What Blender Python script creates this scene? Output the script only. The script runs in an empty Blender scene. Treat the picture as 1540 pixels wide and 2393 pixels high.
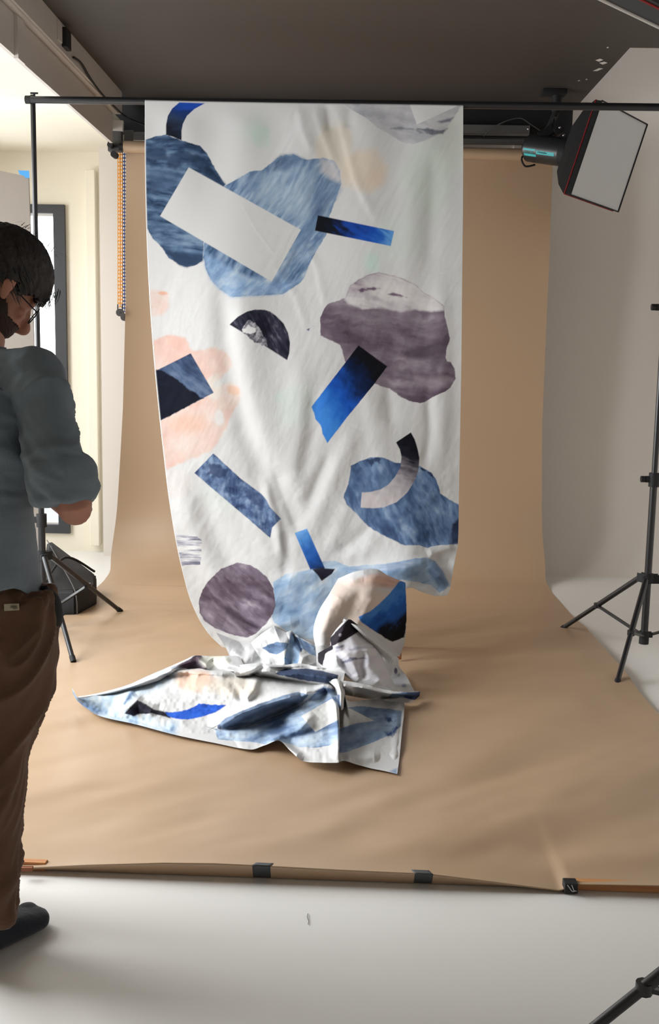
import bpy, bmesh, math, random
import numpy as np
from mathutils import Vector, Matrix
random.seed(7)
C = bpy.context.scene.collection
SC = bpy.context.scene

# ------------------------------------------------------------------ camera
W, H, F = 1540.0, 2393.0, 2500.0
CX, CY = W/2, H/2
CAMH = 1.42
def _n(v): v = np.array(v, float); return v/np.linalg.norm(v)
Yc = _n(((820-CX)/F, -(830-CY)/F, 1))
_D = F*F/367.0
Zc = _n((0.019*_D/F, _D/F, -1)); Zc = _n(Zc - Zc.dot(Yc)*Yc)
Xc = np.cross(Zc, Yc)
R = np.array([Xc, Yc, Zc])                    # camera (right, up, forward) -> world
cam_d = bpy.data.cameras.new('camera'); cam = bpy.data.objects.new('camera', cam_d); C.objects.link(cam)
r_, u_, f_ = R[:, 0], R[:, 1], R[:, 2]
M = Matrix(((r_[0], u_[0], -f_[0], 0), (r_[1], u_[1], -f_[1], 0), (r_[2], u_[2], -f_[2], CAMH), (0, 0, 0, 1)))
cam.matrix_world = M
cam_d.sensor_fit = 'HORIZONTAL'; cam_d.sensor_width = 36; cam_d.lens = 36*F/W
cam_d.clip_start = 0.05
SC.camera = cam

# ------------------------------------------------------------------ light and exposure
SC.view_settings.view_transform = 'Standard'; SC.view_settings.look = 'None'
SC.view_settings.gamma = 1; SC.view_settings.use_curve_mapping = False
SC.view_settings.exposure = 0.0
SC.cycles.use_denoising = True
SC.cycles.max_bounces = 8
wd = bpy.data.worlds.new('sky'); SC.world = wd; wd.use_nodes = True
bg = wd.node_tree.nodes['Background']; bg.inputs[0].default_value = (0.93, 0.97, 1, 1); bg.inputs[1].default_value = 1.3
def area(name, loc, rot, sx, sy, power, col=(1, 1, 1), spread=180):
    l = bpy.data.lights.new(name, 'AREA'); l.shape = 'RECTANGLE'; l.size = sx; l.size_y = sy; l.energy = power; l.color = col
    l.spread = math.radians(spread)
    o = bpy.data.objects.new(name, l); C.objects.link(o); o.location = loc; o.rotation_euler = rot; return o
# daylight through the two big windows of the left wall and the narrow one in the back wall
area('daylight', (-3.12, 3.60, 1.6), (0, math.radians(-60), 0), 2.0, 1.7, 146, (0.96, 0.985, 1.0), 165)
area('daylight', (-3.12, 5.85, 1.6), (0, math.radians(-64), 0), 2.0, 1.6, 80, (0.96, 0.985, 1.0), 165)
area('daylight', (-2.4, 7.72, 1.35), (math.radians(-90), 0, 0), 0.8, 2.1, 26, (0.97, 0.99, 1.0))

# ------------------------------------------------------------------ maths helpers
def ray(px, py):
    px = np.asarray(px, float); py = np.asarray(py, float)
    v = np.stack([(px-CX)/F, -(py-CY)/F, np.ones_like(px)], -1)
    return v @ R.T
def PT(px, py, y):
    d = ray(px, py); t = np.asarray(y)/d[..., 1]
    p = d*t[..., None]; p[..., 2] += CAMH; return p
def FL(px, py, z=0.0):
    d = ray(px, py); t = (np.asarray(z)-CAMH)/d[..., 2]
    p = d*t[..., None]; p[..., 2] += CAMH; return p
def P(px, py, y): return Vector(PT(px, py, y))
def G(px, py, z=0.0): return Vector(FL(px, py, z))
def hash2(i, j, s):
    v = np.sin(i*127.1+j*311.7+s*74.7)*43758.5453
    return v-np.floor(v)
def vn(x, y, s=0):
    i = np.floor(x); j = np.floor(y); a = x-i; b = y-j
    a = a*a*(3-2*a); b = b*b*(3-2*b)
    return (hash2(i, j, s)*(1-a)+hash2(i+1, j, s)*a)*(1-b)+(hash2(i, j+1, s)*(1-a)+hash2(i+1, j+1, s)*a)*b
def fbm(x, y, s=0, o=4):
    r = 0; a = 0.5; t = 0
    for k in range(o):
        r = r+a*vn(x, y, s+k*13.1); t += a; a *= 0.55; x = x*2.03+5.1; y = y*2.03+1.7
    return r/t
def lin(c):
    c = np.asarray(c, float)/255.0
    return np.where(c <= 0.04045, c/12.92, ((c+0.055)/1.055)**2.4)
def s01(x): x = np.clip(x, 0, 1); return x*x*(3-2*x)

# ------------------------------------------------------------------ mesh helpers
def link(name, me, mat=None, parent=None, smooth=False):
    o = bpy.data.objects.new(name, me); C.objects.link(o)
    if mat is not None: me.materials.append(mat)
    if parent is not None: o.parent = parent
    if smooth:
        me.polygons.foreach_set('use_smooth', [True]*len(me.polygons))
    return o
def np_mesh(name, verts, quads):
    me = bpy.data.meshes.new(name)
    verts = np.asarray(verts, np.float32).reshape(-1, 3); quads = np.asarray(quads, np.int32).reshape(-1, 4)
    me.vertices.add(len(verts)); me.vertices.foreach_set('co', verts.ravel())
    me.loops.add(quads.size); me.loops.foreach_set('vertex_index', quads.ravel())
    me.polygons.add(len(quads)); me.polygons.foreach_set('loop_start', np.arange(0, quads.size, 4, dtype=np.int32))
    me.update(calc_edges=True); me.validate(); return me
def grid_quads(nv, nu, off=0):
    i = np.arange((nv-1)*nu).reshape(nv-1, nu)[:, :-1].ravel()+off
    return np.stack([i, i+1, i+nu+1, i+nu], -1)
def obj(name, bm, mat=None, parent=None, smooth=False):
    me = bpy.data.meshes.new(name); bmesh.ops.recalc_face_normals(bm, faces=bm.faces[:]); bm.to_mesh(me); bm.free()
    o = link(name, me, mat, parent, smooth)
    if smooth and hasattr(me, 'set_sharp_from_angle'): me.set_sharp_from_angle(angle=math.radians(40))
    return o
def box(bm, lo, hi, bev=0.0):
    g = bmesh.ops.create_cube(bm, size=1); vs = g['verts']
    for v in vs:
        v.co = Vector([(lo[k]+hi[k])/2+v.co[k]*(hi[k]-lo[k]) for k in range(3)])
    if bev:
        es = list({e for v in vs for e in v.link_edges})
        bmesh.ops.bevel(bm, geom=es, offset=bev, segments=2, affect='EDGES', profile=0.6)
    return bm
def tube(bm, a, b, r0, r1=None, n=14, cap=True):
    a = Vector(a); b = Vector(b); d = b-a; L = d.length
    if L < 1e-6: return
    m = Matrix.Translation((a+b)/2) @ d.to_track_quat('Z', 'Y').to_matrix().to_4x4()
    bmesh.ops.create_cone(bm, cap_ends=cap, segments=n, radius1=r0, radius2=r0 if r1 is None else r1, depth=L, matrix=m)
def obox(bm, a, b, w, h, up=(0, 0, 1), bev=0.0):
    """a bar of rectangular section from a to b"""
    a = Vector(a); b = Vector(b); d = (b-a); L = d.length; z = d.normalized()
    u = Vector(up); x = u.cross(z)
    if x.length < 1e-4: x = Vector((1, 0, 0)).cross(z)
    x.normalize(); y = z.cross(x)
    m = Matrix(((x.x, y.x, z.x, 0), (x.y, y.y, z.y, 0), (x.z, y.z, z.z, 0), (0, 0, 0, 1)))
    g = bmesh.ops.create_cube(bm, size=1); vs = g['verts']
    for v in vs: v.co = (a+b)/2+m.to_3x3() @ Vector((v.co.x*w, v.co.y*h, v.co.z*L))
    if bev:
        es = list({e for v in vs for e in v.link_edges})
        bmesh.ops.bevel(bm, geom=es, offset=bev, segments=2, affect='EDGES')
def wire(name, pts, r, mat, parent=None, n=8):
    """a smooth round cord through the points, as a mesh"""
    pts = [Vector(p) for p in pts]; out = []
    for i in range(len(pts)-1):
        p0 = pts[max(i-1, 0)]; p1 = pts[i]; p2 = pts[i+1]; p3 = pts[min(i+2, len(pts)-1)]
        for k in range(8):
            t = k/8
            out.append(0.5*((2*p1)+(p2-p0)*t+(2*p0-5*p1+4*p2-p3)*t*t+(3*p1-p0-3*p2+p3)*t**3))
    out.append(pts[-1]); V = []; 
    for i, p in enumerate(out):
        d = (out[min(i+1, len(out)-1)]-out[max(i-1, 0)]).normalized()
        a = d.cross(Vector((0.3, 0.2, 0.9))).normalized(); b = d.cross(a)
        for k in range(n):
            t = 2*math.pi*k/n; V.append(p+(a*math.cos(t)+b*math.sin(t))*r)
    Q = []
    for i in range(len(out)-1):
        for k in range(n):
            Q.append((i*n+k, i*n+(k+1) % n, (i+1)*n+(k+1) % n, (i+1)*n+k))
    me = bpy.data.meshes.new(name); me.from_pydata([tuple(v) for v in V], [], Q+[tuple(range(n))[::-1], tuple(range(len(V)-n, len(V)))]); me.update()
    return link(name, me, mat, parent, True)
def thing(name, label, cat, loc=(0, 0, 0), group=None):
    o = bpy.data.objects.new(name, None); C.objects.link(o); o.location = loc; o.empty_display_size = 0.1
    o['label'] = label; o['category'] = cat
    if group: o['group'] = group
    return o
def adopt(root, *kids):
    """parent keeps the children where they are (their meshes are in world coordinates)"""
    for k in kids:
        k.parent = root; k.matrix_parent_inverse = Matrix.Translation(-Vector(root.location))
def tag(o, label, cat, group=None):
    o['label'] = label; o['category'] = cat
    if group: o['group'] = group
    return o
def struct(o): o['kind'] = 'structure'; return o

# ------------------------------------------------------------------ materials
def mat(name, col, rough=0.6, metal=0.0, var=0.06, scale=6.0, bump=0.0, bscale=80.0, spec=0.5, sheen=0.0, emit=None, trans=0.0):
    m = bpy.data.materials.new(name); m.use_nodes = True; nt = m.node_tree; b = nt.nodes['Principled BSDF']
    c = lin(col)
    tc = nt.nodes.new('ShaderNodeTexCoord'); nz = nt.nodes.new('ShaderNodeTexNoise'); nz.inputs['Scale'].default_value = scale; nz.inputs['Detail'].default_value = 5
    nt.links.new(tc.outputs['Object'], nz.inputs['Vector'])
    mx = nt.nodes.new('ShaderNodeMix'); mx.data_type = 'RGBA'
    mx.inputs[6].default_value = (*np.clip(c*(1-var), 0, 1), 1); mx.inputs[7].default_value = (*np.clip(c*(1+var), 0, 1), 1)
    nt.links.new(nz.outputs['Fac'], mx.inputs[0]); nt.links.new(mx.outputs[2], b.inputs['Base Color'])
    b.inputs['Roughness'].default_value = rough; b.inputs['Metallic'].default_value = metal
    b.inputs['Specular IOR Level'].default_value = spec
    b.inputs['Sheen Weight'].default_value = sheen
    if trans: b.inputs['Transmission Weight'].default_value = trans
    if bump:
        n2 = nt.nodes.new('ShaderNodeTexNoise'); n2.inputs['Scale'].default_value = bscale; n2.inputs['Detail'].default_value = 3
        nt.links.new(tc.outputs['Object'], n2.inputs['Vector'])
        bp = nt.nodes.new('ShaderNodeBump'); bp.inputs['Strength'].default_value = bump; bp.inputs['Distance'].default_value = 0.004
        nt.links.new(n2.outputs['Fac'], bp.inputs['Height']); nt.links.new(bp.outputs['Normal'], b.inputs['Normal'])
    return m
def wood(name, c0, c1, scale=(2, 30, 30)):
    m = mat(name, c0, 0.55); nt = m.node_tree; b = nt.nodes['Principled BSDF']
    tc = nt.nodes.new('ShaderNodeTexCoord'); mp = nt.nodes.new('ShaderNodeMapping'); mp.inputs['Scale'].default_value = scale
    nz = nt.nodes.new('ShaderNodeTexNoise'); nz.inputs['Scale'].default_value = 2; nz.inputs['Detail'].default_value = 6
    cr = nt.nodes.new('ShaderNodeValToRGB'); cr.color_ramp.elements[0].position = .35; cr.color_ramp.elements[1].position = .65
    cr.color_ramp.elements[0].color = (*lin(c0), 1); cr.color_ramp.elements[1].color = (*lin(c1), 1)
    nt.links.new(tc.outputs['Object'], mp.inputs[0]); nt.links.new(mp.outputs[0], nz.inputs['Vector']); nt.links.new(nz.outputs['Fac'], cr.inputs[0]); nt.links.new(cr.outputs[0], b.inputs['Base Color'])
    return m
def attr_mat(name, rough=0.75, weave=0.0, sheen=0.0, back=None, spec=0.3):
    m = bpy.data.materials.new(name); m.use_nodes = True; nt = m.node_tree; b = nt.nodes['Principled BSDF']
    a = nt.nodes.new('ShaderNodeAttribute'); a.attribute_name = 'print'
    col = a.outputs['Color']
    if back:
        g = nt.nodes.new('ShaderNodeNewGeometry'); mx = nt.nodes.new('ShaderNodeMix'); mx.data_type = 'RGBA'
        w = nt.nodes.new('ShaderNodeMix'); w.data_type = 'RGBA'; w.inputs[0].default_value = 0.72
        nt.links.new(col, w.inputs[6]); w.inputs[7].default_value = (*lin(back), 1)
        nt.links.new(g.outputs['Backfacing'], mx.inputs[0]); nt.links.new(col, mx.inputs[6]); nt.links.new(w.outputs[2], mx.inputs[7]); col = mx.outputs[2]
    nt.links.new(col, b.inputs['Base Color'])
    b.inputs['Roughness'].default_value = rough; b.inputs['Specular IOR Level'].default_value = spec; b.inputs['Sheen Weight'].default_value = sheen
    if weave:
        tc = nt.nodes.new('ShaderNodeTexCoord'); nz = nt.nodes.new('ShaderNodeTexNoise'); nz.inputs['Scale'].default_value = 45; nz.inputs['Detail'].default_value = 6
        nt.links.new(tc.outputs['Object'], nz.inputs['Vector'])
        bp = nt.nodes.new('ShaderNodeBump'); bp.inputs['Strength'].default_value = weave; bp.inputs['Distance'].default_value = 0.003
        nt.links.new(nz.outputs['Fac'], bp.inputs['Height']); nt.links.new(bp.outputs['Normal'], b.inputs['Normal'])
    return m
M_floor = mat('floor_paint', (236, 234, 230), 0.42, var=0.03, scale=1.5, bump=0.03, bscale=8)
M_cyc = mat('white_wall_paint', (232, 225, 217), 0.75, var=0.02, scale=1.2)
M_wall = mat('cream_wall_paint', (240, 233, 216), 0.8, var=0.02, scale=2, bump=0.05, bscale=20)
M_ceil = mat('dark_ceiling_paint', (66, 60, 56), 0.6, var=0.06, scale=1.4, bump=0.06, bscale=60)
M_black = mat('black_steel', (26, 27, 31), 0.32, 0.0, 0.1, spec=0.6)
M_blackm = mat('black_matt', (20, 20, 23), 0.7, 0, 0.15)
M_fabblk = mat('black_nylon', (24, 24, 26), 0.8, 0, 0.2, scale=20, bump=0.3, bscale=40)
M_beam = mat('grey_painted_steel', (200, 193, 187), 0.5, 0, 0.04)
M_grey = mat('dark_grey_paint', (70, 68, 66), 0.55, 0, 0.05)
M_greyl = mat('aluminium_rail', (112, 110, 108), 0.4, 0.4, 0.05)
M_chrome = mat('chrome', (200, 200, 205), 0.18, 1.0, 0.02)
M_frame = mat('window_frame_paint', (52, 54, 58), 0.5, 0, 0.05)
M_white = mat('white_plastic', (228, 226, 222), 0.5, 0, 0.02)
M_diff = mat('diffuser_cloth', (212, 214, 216), 0.9, 0, 0.02, bump=0.1, bscale=30)
M_red = mat('red_piping', (170, 34, 36), 0.6)
M_head = mat('lamp_head_plastic', (40, 40, 42), 0.35, 0, 0.08)
M_cyan = mat('cyan_label', (60, 190, 195), 0.5)
M_orange = mat('orange_plastic', (240, 160, 40), 0.4)
M_blue = mat('blue_plastic', (38, 74, 150), 0.4)
M_btape = mat('blue_tape', (70, 150, 215), 0.7)
M_board = mat('foam_board', (150, 142, 134), 0.85, var=0.02)
M_tape = mat('grey_gaffer_tape', (66, 70, 72), 0.6, 0, 0.08, scale=40, bump=0.1)
M_wood = wood('pine_batten', (178, 118, 72), (204, 146, 94))
M_stool = wood('brown_stool_wood', (110, 56, 26), (140, 76, 38))
M_skin = mat('skin', (176, 122, 100), 0.5, var=0.06, scale=15, bump=0.08, bscale=90)
M_skin.node_tree.nodes['Principled BSDF'].inputs['Subsurface Weight'].default_value = 0.25
M_skin.node_tree.nodes['Principled BSDF'].inputs['Subsurface Radius'].default_value = (0.02, 0.006, 0.003)
M_beard = mat('beard_hair', (52, 36, 28), 0.8, var=0.3, scale=60, bump=0.5, bscale=200)
M_hair = mat('dark_hair', (32, 26, 24), 0.6, var=0.4, scale=50, bump=0.6, bscale=90)
M_shirt = mat('blue_grey_chambray', (112, 124, 134), 0.85, var=0.1, scale=14, bump=0.25, bscale=120, sheen=0.1)
M_trous = mat('brown_cotton', (92, 64, 45), 0.85, var=0.12, scale=12, bump=0.3, bscale=140, sheen=0.1)
M_sock = mat('navy_knit', (26, 30, 42), 0.95, var=0.2, scale=40, bump=0.5, bscale=250, sheen=0.15)
M_label = mat('cloth_label', (170, 160, 138), 0.8, var=0.2, scale=60)
M_paper = attr_mat('kraft_paper', 0.40, 0.0, spec=0.7)
M_cloth = attr_mat('printed_cotton', 0.72, 0.10, 0.0, spec=0.12, back=(226, 224, 220))
m = bpy.data.materials.new('window_glass'); m.use_nodes = True; nt = m.node_tree
gl = nt.nodes['Principled BSDF']; gl.inputs['Transmission Weight'].default_value = 1; gl.inputs['Roughness'].default_value = 0.0; gl.inputs['IOR'].default_value = 1.02
M_glass = m

# ------------------------------------------------------------------ the room
CZ = CAMH+1.55
bm = bmesh.new(); box(bm, (-3.1, -1.6, -0.1), (2.8, 7.9, 0.0)); struct(obj('floor', bm, M_floor))
bm = bmesh.new()
# L-shaped dark ceiling slab
out = [(-1.42, -1.6), (2.78, -1.6), (2.78, 5.67), (1.365, 5.67), (1.365, 7.05), (-1.42, 7.05)]
lo = [bm.verts.new((x, y, CZ)) for x, y in out]; hi = [bm.verts.new((x, y, CZ+0.18)) for x, y in out]
bm.faces.new(lo[::-1]); bm.faces.new(hi)
for i in range(6): bm.faces.new((lo[i], lo[(i+1) % 6], hi[(i+1) % 6], hi[i]))
ceil = struct(obj('ceiling', bm, M_ceil))
bm = bmesh.new()
for pts in ([(1391, 141), (1402, 137), (1410, 140), (1400, 144)], [(1400, 147), (1412, 144), (1420, 147), (1408, 151)], [(1385, 166), (1400, 159), (1410, 160), (1396, 166)], [(1417, 111), (1421, 109), (1423, 111), (1419, 113)], [(1350, 188), (1355, 187), (1356, 189), (1351, 190)], [(1368, 185), (1372, 184), (1373, 186), (1369, 187)]):
    vs = [bm.verts.new(G(x, y, CZ-0.001)) for x, y in pts]; bm.faces.new(vs)
obj('paint_chip', bm, M_white, ceil)
bm = bmesh.new(); box(bm, (-3.1, -1.6, CAMH+1.33), (-1.495, 7.8, CAMH+1.45)); struct(obj('ceiling', bm, M_wall))
bm = bmesh.new(); box(bm, (1.0, 5.3, 3.78), (2.9, 7.6, 3.88)); struct(obj('ceiling', bm, M_cyc))
# steel beam along the ceiling edge: fascia, underside and web with a stiffener
beam = bpy.data.objects.new('trim_1', None); C.objects.link(beam); struct(beam)
bm = bmesh.new(); box(bm, (-1.47, -1.6, CAMH+1.42), (-1.4195, 6.75, CZ+0.1)); obj('beam_flange', bm, M_beam, beam)
bm = bmesh.new(); box(bm, (-1.49, -1.6, CAMH+1.246), (-1.472, 6.72, CAMH+1.47)); obj('beam_web', bm, M_beam, beam)
for (a, b) in (((20, 62), (30, 164)),):
    y0 = 1.43*F/(830-62)*1.0
    bm = bmesh.new(); yy = 1.46*F/760.0
    box(bm, (-1.476, yy, CAMH+1.235), (-1.455, yy+0.10, CAMH+1.42)); obj('stiffener', bm, M_beam, beam)
bm = bmesh.new(); box(bm, (-1.452, 4.3, CAMH+1.412), (-1.43, 6.7, CAMH+1.424)); obj('cable_duct', bm, M_beam, beam)
# back wall, left bay, with the tall narrow window opening
wx0, wx1 = -2.87, float(PT(158, 800, 7.5)[0]); wz1 = float(PT(120, 479, 7.5)[2]); wz0 = float(PT(140, 1245, 7.5)[2])
bm = bmesh.new(); T = CAMH+1.34
box(bm, (-3.1, 7.5, 0), (wx0, 7.68, T)); box(bm, (wx1, 7.5, 0), (-1.6, 7.68, T))
box(bm, (wx0, 7.5, wz1), (wx1, 7.68, T)); box(bm, (wx0, 7.5, 0), (wx1, 7.68, wz0))
struct(obj('wall_back', bm, M_wall))
cx0 = float(PT(236, 800, 7.32)[0])
bm = bmesh.new(); box(bm, (cx0, 7.32, 0), (1.05, 7.68, CZ)); struct(obj('wall_back', bm, M_cyc))
bm = bmesh.new(); box(bm, (-1.9, 7.06, 2.80), (1.365, 7.3, CZ+0.5)); struct(obj('wall_back', bm, M_blackm))
bm = bmesh.new(); a = float(PT(206, 800, 7.45)[0]); b = float(PT(228, 800, 7.45)[0])
box(bm, (a, 7.42, 0.05), (b, 7.5, float(PT(215, 398, 7.45)[2])), 0.006); struct(obj('trim_2', bm, M_wall))
# window
win = bpy.data.objects.new('window_1', None); C.objects.link(win); struct(win)
bm = bmesh.new(); fw = 0.078
box(bm, (wx0, 7.47, wz0), (wx0+fw, 7.55, wz1)); box(bm, (wx1-fw, 7.47, wz0), (wx1, 7.55, wz1))
box(bm, (wx0+fw, 7.47, wz1-0.055), (wx1-fw, 7.55, wz1)); box(bm, (wx0+fw, 7.47, wz0), (wx1-fw, 7.55, wz0+0.06))
obj('window_frame', bm, M_frame, win)
bm = bmesh.new(); box(bm, (wx0+fw, 7.50, wz1-0.075), (wx1-fw, 7.54, wz1-0.056)); box(bm, (wx0+fw, 7.50, wz0+0.061), (wx1-fw, 7.54, wz0+0.075)); obj('glazing_bead', bm, M_white, win)
bm = bmesh.new(); box(bm, (wx0+fw, 7.555, wz0+.05), (wx1-fw, 7.56, wz1-.05)); obj('window_pane', bm, M_glass, win)
# left wall with two large windows (out of the picture, they let the daylight in)
bm = bmesh.new(); ys = [-1.6, 2.7, 4.5, 5.0, 6.7, 7.68]
for i in (0, 2, 4): box(bm, (-3.05, ys[i], 0), (-2.95, ys[i+1], T))
for i in (1, 3):
    box(bm, (-3.05, ys[i], 0), (-2.95, ys[i+1], 0.5)); box(bm, (-3.05, ys[i], 2.6), (-2.95, ys[i+1], T))
struct(obj('wall_left', bm, M_wall))
bm = bmesh.new(); box(bm, (-3.1, -1.75, 0), (2.8, -1.6, CZ)); struct(obj('wall_front', bm, M_cyc))
for k, i in ((2, 1), (3, 3)):
    w = bpy.data.objects.new('window_%d' % k, None); C.objects.link(w); struct(w)
    bm = bmesh.new(); y0, y1 = ys[i], ys[i+1]
    for (q0, q1) in ((y0, y0+.06), (y1-.06, y1), ((y0+y1)/2-.03, (y0+y1)/2+.03)): box(bm, (-3.03, q0, .5), (-2.97, q1, 2.6))
    box(bm, (-3.03, y0, .5), (-2.97, y1, .56)); box(bm, (-3.03, y0, 2.54), (-2.97, y1, 2.6))
    obj('window_frame', bm, M_frame, w)
# white curved studio wall on the right
plan = [(1.04, 7.3, 0, -1), (1.3, 7.3, 0, -1), (1.6, 7.3, 0, -1)]
for k in range(13):
    t = math.pi/2*k/12; plan.append((1.75+0.95*math.sin(t), 6.35+0.95*math.cos(t), -math.sin(t), -math.cos(t)))
for y in np.linspace(6.0, -1.6, 20): plan.append((2.70, y, -1, 0))
prof = []; rr = 0.34
for k in range(9):
    t = math.pi/2*k/8; prof.append((rr-rr*math.sin(t), rr-rr*math.cos(t)+0.0005))
prof += [(0, 1.2), (0, 2.2), (0, 3.3)]
for k in range(7):
    t = math.pi/2*k/6; prof.append((0.45-0.45*math.cos(t), 3.33+0.45*math.sin(t)))
V = [(x+nx*o, y+ny*o, z) for (x, y, nx, ny) in plan for (o, z) in prof]
V = [(x, y, z) for (x, y, z) in V]
me = np_mesh('wall_right', V, grid_quads(len(plan), len(prof))); struct(link('wall_right', me, M_cyc, None, True))

# ceiling edge bracket and cable
br = G(165, 137, CZ-0.05)
t = thing('ceiling_bracket', 'small black metal bracket fixed to the grey beam below the dark ceiling', 'bracket', (-1.44, 4.62, CAMH+1.45))
yb = 1.52*F/(830-135)
bm = bmesh.new(); box(bm, (-1.42, yb-.09, CAMH+1.44), (-1.395, yb, CAMH+1.53), .004); adopt(t, obj('clamp', bm, M_blackm))
bm = bmesh.new(); box(bm, (-1.42, yb-.17, CAMH+1.45), (-1.412, yb-.10, CAMH+1.535), .002); adopt(t, obj('plate', bm, M_beam))
t.location = (-1.42, yb, CAMH+1.44)
for k in t.children: k.matrix_parent_inverse = Matrix.Translation(-Vector(t.location))
yy = lambda x, py: None
cp = []
for (px, py, z) in ((172, 134, 1.50), (190, 148, 1.46), (212, 185, 1.44), (240, 222, 1.44), (268, 250, 1.44), (290, 270, 1.44), (315, 283, 1.44), (345, 295, 1.42)):
    d = ray(px, py); tt = (-1.41)/d[0] if px < 300 else None
    if tt is None: p = PT(px, py, 6.70)
    else: p = d*tt; p[2] += CAMH
    cp.append(p)
tag(wire('cable', cp, 0.006, M_blackm), 'thin black cable running along the grey beam to the back corner', 'cable')

# ------------------------------------------------------------------ kraft paper sweep
paper = thing('paper_backdrop', 'wide roll of kraft brown paper hanging from the roller and sweeping over the floor', 'backdrop', (0, 6.8, 0))
ra = PT(290, 343, 6.80); rb = PT(1297, 363, 6.80)
bm = bmesh.new(); tube(bm, ra, rb, 0.036, n=40); roll = obj('paper_roll', bm, None, None, True)
bm = bmesh.new(); ax = (Vector(rb)-Vector(ra)).normalized()
tube(bm, Vector(ra)-ax*0.03, Vector(rb)+ax*0.03, 0.02, n=24); core = obj('roll_core', bm, M_blackm, None, True)
NU, NVt = 300, 0
path = [(6.835, ra[2]-0.005), (6.86, 2.3), (6.90, 1.8), (6.93, 1.3), (6.955, 0.8), (6.95, 0.5), (6.91, 0.28), (6.83, 0.12), (6.70, 0.035), (6.55, 0.008), (6.40, 0.0)]
pp = []
for i in range(len(path)-1):
    p0 = np.array(path[max(i-1, 0)]); p1 = np.array(path[i]); p2 = np.array(path[i+1]); p3 = np.array(path[min(i+2, len(path)-1)])
    for k in range(8):
        s = k/8; pp.append(0.5*((2*p1)+(p2-p0)*s+(2*p0-5*p1+4*p2-p3)*s*s+(3*p1-p0-3*p2+p3)*s**3))
nvert = len(pp)
for y in np.linspace(6.40, 2.90, 330): pp.append(np.array((y, 0.0)))
pp = np.array(pp); NV = len(pp)
u = np.linspace(0, 1, NU)
def lerp_tab(x, tab):
    xs, ys = zip(*tab); return np.interp(x, xs, ys)
zq = pp[:, 1]; yq = pp[:, 0]
onfl = np.arange(NV) >= nvert
# left and right edges of the sheet, from the roller down to the floor
edge_l = [(p[2], p[0]) for p in (PT(294, 360, 6.84), PT(295, 700, 6.89), PT(289, 950, 6.93), PT(276, 1180, 6.95), PT(265, 1300, 6.93))]
edge_r = [(p[2], p[0]) for p in (PT(1292, 380, 6.84), PT(1278, 700, 6.89), PT(1266, 1000, 6.93), PT(1265, 1250, 6.95), PT(1269, 1320, 6.93))]
edge_l = sorted(edge_l)+[]; edge_r = sorted(edge_r)
XLf, XRf = float(FL(222, 1377)[0]), float(FL(1400, 1515)[0])
def xl_of(z, y):
    a = np.interp(z, [e[0] for e in edge_l], [e[1] for e in edge_l]); return a
xl = xl_of(zq, yq); xr = np.interp(zq, [e[0] for e in edge_r], [e[1] for e in edge_r])
k = s01((6.9-yq)/0.25)*(zq < 0.4)
xl = xl*(1-k)+XLf*k; xr = xr*(1-k)+XRf*k
X = xl[:, None]*(1-u)+xr[:, None]*u; Y = np.repeat(yq[:, None], NU, 1); Z = np.repeat(zq[:, None], NU, 1)
# the front edge runs along the batten
ba = FL(20, 2043); bb = FL(1540, 2097)
fy = ba[1]+(bb[1]-ba[1])*(X-ba[0])/(bb[0]-ba[0])
s = np.clip((6.40-Y)/(6.40-2.90), 0, 1)*onfl[:, None]
Y = np.where(onfl[:, None], 6.40+(fy-6.40)*s, Y)
# height of the lifted front edge
tab = []
for (px, top, bot) in ((30, 2026, 2040), (85, 2026, 2042), (200, 2020, 2046), (380, 2014, 2052), (500, 2015, 2056), (600, 2020, 2060), (800, 2030, 2066), (1000, 2041, 2075), (1150, 2062, 2082), (1310, 2084, 2088), (1335, 2068, 2089), (1540, 2072, 2097)):
    g = FL(px, bot); q = PT(px, top, g[1]); tab.append((g[0], max(q[2], 0.002)))
tab.append((2.0, 0.026)); tab.insert(0, (-2, 0.012))
hf = lerp_tab(X, tab); dfr = Y-fy
wr = s01((6.3-Y)/1.0)*onfl[:, None]
n1 = fbm((X*0.8+Y*0.6)*0.9, (Y*0.77-X*0.64)*3.2, 3, 3)-0.5
n2 = fbm(X*2.6, Y*3.4, 9, 3)-0.5
n3 = fbm((X*.3+Y)*1.1, (X-Y*.2)*1.3, 5, 2)-0.5
dq = Y*0.77-X*0.64
amp = s01((X+0.4)/1.2)*s01((4.6-Y)/1.0)
Hh = wr*(0.036*n1+0.013*n2+0.022*n3)+0.011*amp*np.sin(dq*13+3*n3)+0.012*s01((Y-5.0)/1.0)*onfl[:, None]*(fbm(X*1.5, Y*5, 21, 3)-.5)*s01((6.4-Y)/.3)
calm = np.exp(-(((X+0.22)/1.05)**4+((Y-4.35)/0.75)**4)); Hh = Hh*(1-.85*calm)*s01(dfr/0.25)+0.016*wr*(1-.85*calm)
Hh = np.maximum(Hh, 0.0015)
lift = hf*np.exp(-np.maximum(dfr, 0)/0.13)
Hh = Hh*s01(dfr/0.2)+lift
Z = np.where(onfl[:, None], Hh*s01((6.40-Y)/0.3)+0.0015, Z)
# slight waves on the hanging part
Y = np.where(onfl[:, None], Y, Y+0.010*np.sin(X*2.2+0.6)*s01((2.6-Z)/1.5)-0.03*np.abs(2*u-1)[None, :]**6*s01((Z-.2)/.5)*s01((2.5-Z)/.5))
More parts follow.
